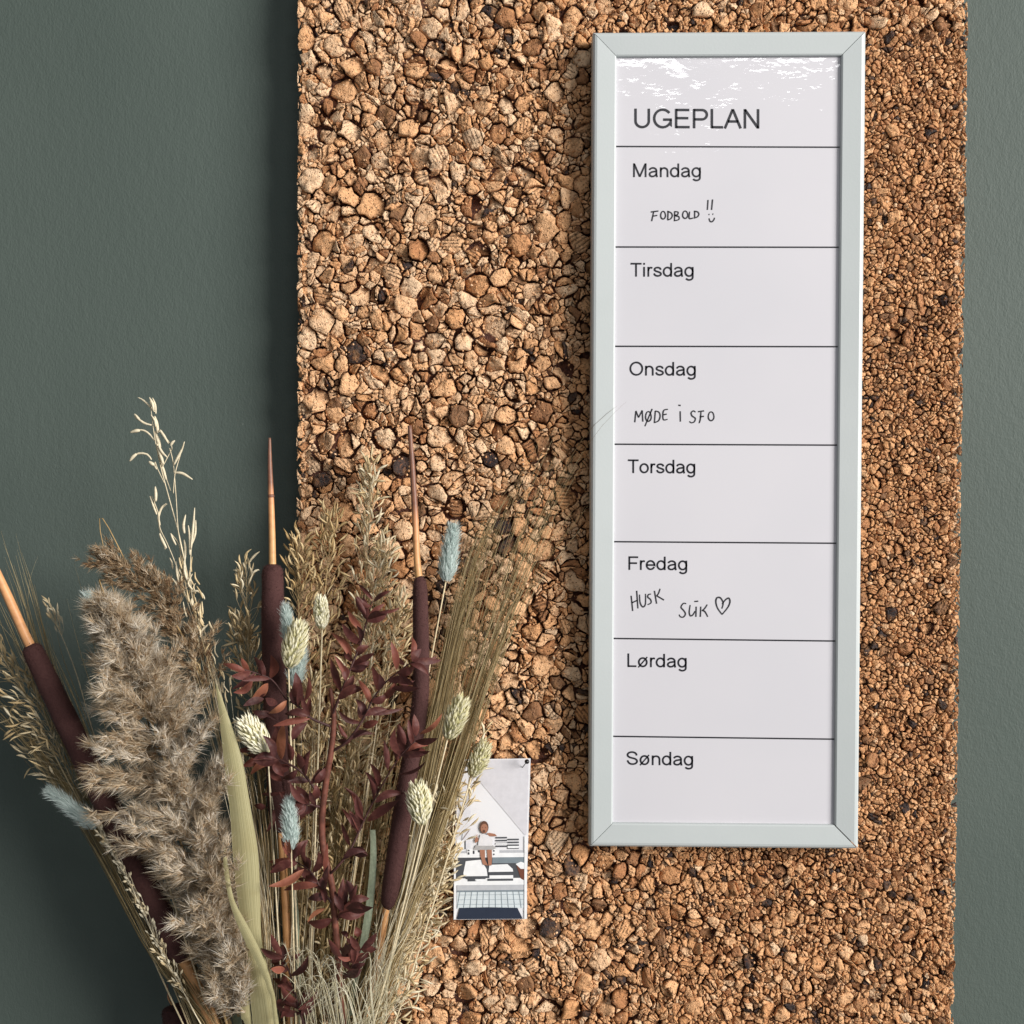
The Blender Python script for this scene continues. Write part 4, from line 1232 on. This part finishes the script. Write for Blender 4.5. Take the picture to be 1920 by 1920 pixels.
oat("bleached slim oat grass standing between the leaning cattail and the reed plume", [(GX - 60, GY, GH, 4), (300, 1720, 76, 3), (190, 1420, 74, 2.4), (142, 1260, 74, 2), (104, 1165, 74, 1.2)], 16, 12, .90, .92, 3, L=(14, 24), w=2.2, curl=0.15)
oat("cream seed spike running along the stalk of the leaning cattail", [(GX - 50, GY, GH, 4), (405, 1990, 104, 3), (360, 1890, 104, 2.4), (300, 1780, 104, 2), (240, 1650, 102, 1.6), (183, 1550, 98, 1)], 120, 12, .42, .93, 3, L=(8, 13), w=2.6, curl=0.15)
oat("sparse straw oat grass edging the straw bundle beside the leaning cattail", [(GX - 50, GY, GH, 4), (452, 1985, 92, 3), (412, 1880, 88, 2.4), (372, 1790, 86, 2), (345, 1720, 84, 1.4)], 40, 9, .42, .5, 4, L=(10, 18), w=1.8)

# --- the tall bleached grass against the wall
tall = thing("tall_grass", "tall bleached grass with curled husks standing high against the green wall", "dried grass", base_of(), None)
mb = MB()
for pts in ([(GX - 20, GY), (478, 1700), (432, 1420), (400, 1255), (372, 1170), (352, 1080), (335, 1000), (316, 930), (300, 870), (290, 820), (284, 775), (281, 748)],
            [(400, 1255), (375, 1180), (358, 1110), (348, 1060), (335, 1000), (330, 930), (325, 870), (318, 840)],
            [(392, 1240), (366, 1150), (357, 1080), (360, 1010), (364, 958)], [(372, 1190), (352, 1130), (330, 1060), (314, 1020), (300, 990), (296, 960), (284, 930)],
            [(310, 1030), (302, 1005), (297, 975), (303, 955), (313, 945)], [(345, 1090), (340, 1050), (335, 1020), (320, 1000)], [(325, 925), (328, 890), (336, 860), (345, 830)],
            [(380, 1190), (360, 1140), (345, 1085), (338, 1040)], [(440, 1480), (420, 1380), (402, 1300), (385, 1220), (366, 1120)],
            [(320, 920), (306, 880), (297, 850), (292, 830)], [(308, 905), (296, 880), (291, 866)], [(298, 965), (290, 945), (292, 915)], [(302, 880), (318, 850), (322, 838), (310, 820), (298, 808), (290, 800)]):
    k = len(pts)
    ptube(mb, [(x, y, (82 if y < 1500 else 92) + U(-2, 2), max(1.1, 3.2 * (1 - i / k) + 0.8) if k > 8 else 1.7) for i, (x, y) in enumerate(pts)], 8 * k, 5, 0.9)
mb.build("stem", M['straw'], tall)
mb = MB()
def husk(pts, w, tone=0.95, h=82):
    q = catmull(pts, 8); n = len(q)
    hs = h + U(-2, 3)
    tube(mb, [P(a, b, hs / 1000) for a, b in q], [RS(w, hs / 1000) / 2 * (0.35 + 0.75 * math.sin(math.pi * min(1, 0.12 + 0.9 * i / (n - 1)))) for i in range(n)], 6, tone)
for pts, w in (([(290, 772), (281, 762), (268, 750), (258, 745)], 3.4), ([(288, 770), (286, 757), (280, 745)], 5), ([(292, 776), (291, 760), (286, 746)], 4),
               ([(284, 797), (272, 794), (260, 786), (253, 776)], 4), ([(262, 788), (256, 782), (252, 776)], 6), ([(290, 826), (278, 812), (264, 806), (245, 810)], 3.4), ([(262, 807), (254, 808), (244, 811)], 6.5),
               ([(284, 862), (276, 852), (260, 850), (250, 856), (244, 864)], 3.8), ([(256, 851), (249, 857), (243, 865)], 6), ([(289, 872), (284, 869), (279, 865)], 6.5), ([(294, 880), (290, 872), (291, 866)], 4),
               ([(326, 872), (333, 858), (340, 845), (346, 828)], 4.4), ([(328, 886), (340, 887), (350, 892), (361, 899)], 5), ([(292, 940), (292, 925), (291, 912)], 5.5), ([(294, 965), (288, 950), (281, 930)], 3.4),
               ([(300, 985), (297, 970), (303, 952), (312, 944)], 4.5), ([(312, 1028), (304, 1012), (299, 1000)], 5), ([(346, 1000), (344, 985), (348, 965)], 5), ([(356, 1040), (356, 1010), (353, 985)], 4.4), ([(358, 1030), (362, 990), (365, 952)], 4.4), ([(360, 1020), (366, 1000), (367, 975)], 4),
               ([(330, 1022), (324, 1010), (320, 1000)], 3.5), ([(345, 1055), (348, 1030), (345, 1012)], 5), ([(336, 1095), (332, 1075), (330, 1052)], 4.5), ([(352, 1090), (346, 1070), (347, 1040)], 4.5), ([(355, 1110), (370, 1108), (380, 1115), (384, 1124)], 4), ([(358, 1090), (345, 1080), (335, 1090)], 3.4),
               ([(320, 836), (323, 830), (328, 826)], 5), ([(300, 806), (308, 818), (316, 832)], 4.5), ([(297, 835), (304, 848), (314, 858)], 4.5), ([(292, 800), (290, 788), (283, 778)], 4), ([(296, 812), (294, 795), (290, 780)], 6), ([(300, 840), (296, 825), (290, 808)], 7), ([(306, 870), (300, 850), (294, 832)], 6), ([(312, 900), (306, 880), (300, 862)], 5),
               ([(372, 1190), (382, 1178), (394, 1168)], 4), ([(375, 1205), (384, 1195), (390, 1190)], 4), ([(322, 1210), (318, 1180), (312, 1160)], 4), ([(330, 1190), (322, 1165), (318, 1140)], 4)):
    husk(pts, w)
for k in range(95):
    u = rnd(); y = 1060 + 260 * u; x = 345 + 62 * u + G_(0, 10 + 6 * u)
    husk([(x, y), (x - 5 + U(-4, 4), y - 12), (x - 6 + U(-8, 8), y - U(18, 30))], U(2.4, 4.2), U(0.6, 0.95), 82 + U(-5, 5))
mb.build("husks", M['straw'], tall, kind='stuff')

# --- fine stalk bundles
def bundle(label, paths, n, jit, w, tone, mat, cat="grass stalks", name="grass_stalks", tipj=60, group=None):
    t = thing(name, label, cat, base_of(), group)
    mb = MB()
    for k in range(n):
        path = paths[k % len(paths)]
        ox, oy = G_(0, 1), G_(0, 1)
        m = len(path); pts = []
        cut = U(0, 1)
        for i, (x, y, h) in enumerate(path):
            f = i / (m - 1)
            s = jit[0] + (jit[1] - jit[0]) * f
            pts.append((x + ox * s + U(-1.5, 1.5), y + oy * s * 0.5 + (cut * tipj if i == m - 1 else 0), h + oy * 4, w * U(0.7, 1.3) * (1.15 - 0.75 * f)))
        q = catmull(pts, 22)
        end = 22 if tipj < 10 else int(22 * U(0.62, 1.0)) + 1
        q = q[:max(6, min(23, end))]; nq = len(q)
        b1, b2 = U(-1, 1), U(-6, 6)
        q = [(a + 5 * b1 * math.sin(i * 0.5 + b2) * (tipj > 10), b, h, ww * (1 if i < nq - 4 else 0.3 + 0.7 * (nq - 1 - i) / 4)) for i, (a, b, h, ww) in enumerate(q)]
        tube(mb, [P(a, b, h / 1000) for a, b, h, ww in q], [RS(max(ww, 0.15), h / 1000) / 2 for a, b, h, ww in q], 3, min(1, max(0, tone + U(-0.4, 0.4))))
    mb.build("stalks", M[mat], t, kind='stuff')
B0 = (GX + 20, GY, GH)
bundle("thick bundle of straw coloured grass fanning up the cork past the large bunny tail",
       [[B0, (690, 1860, 92), (752, 1640, 80), (808, 1400, 68), (868, 1130, 58), (930, 960, 50), (1000, 810, 44)], [B0, (700, 1840, 92), (770, 1620, 80), (822, 1380, 68), (862, 1180, 58), (905, 1010, 50), (945, 890, 45)],
        [B0, (680, 1860, 90), (740, 1640, 78), (795, 1420, 66), (840, 1240, 60), (872, 1120, 56), (890, 1050, 52)]], 200, (5, 17), 1.5, .55, 'olive', tipj=110)
bundle("sparser straw grass leaning towards the planner frame over the cork",
       [[B0, (720, 1830, 92), (800, 1600, 78), (872, 1380, 66), (935, 1180, 56), (1000, 1010, 48), (1075, 870, 44)], [B0, (715, 1840, 92), (790, 1620, 78), (855, 1420, 66), (905, 1260, 58), (962, 1110, 50), (1010, 990, 46)]], 120, (5, 20), 1.4, .52, 'olive', tipj=110)
bundle("two hair thin dark grass awns crossing the frame of the planner",
       [[B0, (740, 1800, 92), (850, 1480, 76), (960, 1130, 62), (1090, 850, 54), (1187, 736, 52)], [B0, (730, 1800, 92), (840, 1480, 74), (955, 1100, 60), (1080, 842, 54), (1172, 750, 52)]], 2, (1, 2), 2.0, .05, 'olive', cat="grass awns", name="grass_awns", tipj=3)
bundle("loose hair thin stalks fanning over the cork towards the middle of the planner frame",
       [[B0, (740, 1790, 90), (850, 1470, 72), (950, 1170, 58), (1040, 960, 50), (1110, 830, 47)], [B0, (735, 1790, 90), (840, 1470, 72), (930, 1180, 58), (1000, 980, 50), (1060, 850, 46)], [B0, (725, 1790, 90), (815, 1470, 72), (885, 1180, 58), (950, 960, 50), (1020, 790, 45)], [B0, (730, 1790, 90), (830, 1480, 72), (900, 1240, 60), (985, 1060, 50), (1070, 930, 46)]], 34, (3, 30), 1.6, .62, 'olive', cat="grass awns", name="grass_awns", tipj=9)
BL = (GX - 50, GY, GH)
bundle("fine grey green grass fanning out high behind the leaning cattail",
       [[BL, (330, 1800, 74), (170, 1480, 66), (90, 1280, 62), (40, 1110, 60), (0, 960, 58)], [BL, (330, 1800, 74), (175, 1480, 66), (100, 1280, 62), (55, 1120, 60), (18, 972, 58)], [BL, (335, 1790, 74), (165, 1470, 66), (80, 1290, 62), (25, 1160, 60), (-10, 1040, 58)],
        [BL, (335, 1790, 74), (180, 1470, 66), (110, 1300, 62), (60, 1200, 60), (10, 1080, 58)], [BL, (340, 1780, 74), (190, 1470, 66), (120, 1330, 62), (75, 1230, 60), (55, 1100, 60)]], 75, (5, 13), 2.1, .9, 'olive', tipj=70)
bundle("few single hair thin grass tips above the reed plume",
       [[BL, (360, 1760, 74), (240, 1430, 66), (185, 1240, 62), (160, 1130, 60), (135, 1040, 58)], [BL, (350, 1760, 74), (220, 1430, 66), (165, 1270, 62), (140, 1190, 60), (122, 1110, 58)], [BL, (345, 1770, 74), (200, 1440, 66), (140, 1290, 62), (112, 1210, 60), (95, 1120, 58)],
        [BL, (340, 1780, 74), (150, 1420, 66), (62, 1240, 60), (52, 1110, 60), (74, 1035, 58)]], 4, (1, 2), 1.7, .8, 'olive', cat="grass awns", name="grass_awns", tipj=4)
bundle("long olive grass bundle sweeping low along the green wall",
       [[BL, (430, 1975, 96), (330, 1800, 88), (215, 1600, 80), (110, 1460, 74), (20, 1360, 70), (-60, 1290, 68)], [BL, (425, 1980, 96), (300, 1800, 88), (190, 1590, 80), (100, 1440, 74), (15, 1330, 70), (-60, 1250, 68)]], 90, (4, 15), 1.5, .42, 'olive', tipj=30)
bundle("olive stalks packed beside the orange stalk of the leaning cattail",
       [[BL, (420, 1950, 84), (375, 1850, 80), (318, 1740, 76), (265, 1640, 72)], [BL, (455, 1950, 88), (418, 1840, 84), (385, 1760, 80), (362, 1690, 78)]], 60, (5, 9), 1.7, .45, 'olive', tipj=60)
bundle("dark olive stalks at the core of the bouquet",
       [[B0, (560, 1880, 92), (550, 1650, 84), (545, 1440, 78), (540, 1280, 72)], [B0, (600, 1880, 90), (620, 1640, 80), (650, 1420, 70), (670, 1220, 62)], [B0, (650, 1880, 92), (690, 1640, 82), (725, 1420, 72), (742, 1260, 64)], [BL, (500, 1880, 92), (490, 1640, 84), (480, 1420, 76), (470, 1280, 70)]], 200, (6, 22), 1.7, .5, 'olive', tipj=160)
bundle("pale straw stems standing upright among the wine red leaves",
       [[B0, (570, 1850, 104), (590, 1560, 100), (604, 1340, 96), (612, 1200, 92)], [B0, (640, 1850, 102), (680, 1560, 96), (715, 1340, 90), (735, 1180, 86)], [BL, (500, 1850, 104), (500, 1620, 102), (480, 1470, 100), (468, 1380, 98)], [B0, (700, 1850, 104), (760, 1640, 100), (795, 1490, 96), (830, 1390, 92)]], 36, (8, 18), 1.9, .85, 'straw', tipj=120)

bundle("fine bleached stems running down beside the strap leaf from the tall grass",
       [[BL, (500, 1800, 100), (455, 1560, 98), (418, 1380, 94), (382, 1230, 88), (350, 1090, 84)], [BL, (495, 1800, 100), (445, 1540, 98), (405, 1370, 94), (370, 1240, 88), (345, 1140, 84)], [BL, (505, 1800, 100), (470, 1560, 96), (436, 1400, 92), (405, 1260, 88), (385, 1170, 84)]], 34, (3, 11), 2.0, .9, 'straw', tipj=60)
bundle("thin pale stems crossing the straw below the round canary grass head",
       [[B0, (680, 1880, 106), (745, 1740, 104), (800, 1620, 100), (845, 1520, 96)], [B0, (700, 1880, 104), (760, 1760, 100), (800, 1680, 96), (850, 1600, 90)], [B0, (690, 1900, 106), (730, 1780, 104), (752, 1690, 102), (775, 1600, 98)]], 26, (6, 16), 1.8, .85, 'straw', tipj=100)

# --- feather grass at the foot
fg = thing("feather_grass", "soft pale feather grass tuft curling over at the foot of the bouquet", "feather grass", base_of())
mb = MB()
for k in range(80):
    z = rnd()
    if z < 0.62:
        bx = U(575, 705); top = (bx - U(15, 75), U(1775, 1880)); h = U(108, 126)
        pts = [(GX + U(0, 60), GY, GH, 1.6), (bx + 8, 2000, 108, 1.6), (bx, 1925, h, 1.5), (bx - (bx - top[0]) * 0.35, 1860 - U(0, 20), h + 3, 1.4), (top[0] + 12, top[1] - 6, h + 4, 1.1), (top[0] - U(2, 18), top[1] + U(2, 26), h + 2, 0.5)]
    else:
        bx = U(640, 715); tp = (U(690, 775), U(1700, 1860)); h = U(100, 120)
        pts = [(GX + U(0, 60), GY, GH, 1.6), (bx, 2000, 108, 1.6), (bx + 8, 1930, h, 1.4), ((bx + tp[0]) / 2 + 14, (1930 + tp[1]) / 2, h, 1.2), (tp[0], tp[1], h, 0.5)]
    tn = U(0.3, 1.0)
    q = ptube(mb, pts, 22, 3, tn)
    if k % 3 == 0:
        for i in range(9, 22):
            a, b, hh, w = q[i]
            p = P(a, b, hh / 1000); d = (P(q[i][0], q[i][1], hh / 1000) - P(q[i - 1][0], q[i - 1][1], hh / 1000)).normalized()
            for j in range(3): fibre(mb, p, d + rvec() * 0.5, RS(U(7, 16), hh / 1000), RS(0.3, hh / 1000), U(0.5, 1), 0.4)
mb.build("feathers", M['silver'], fg, kind='stuff')
print("LEAVES", len(LV), "GRANULES", len(cl), "tris", sum(len(o.data.polygons) for o in scene.objects if o.type == 'MESH'))
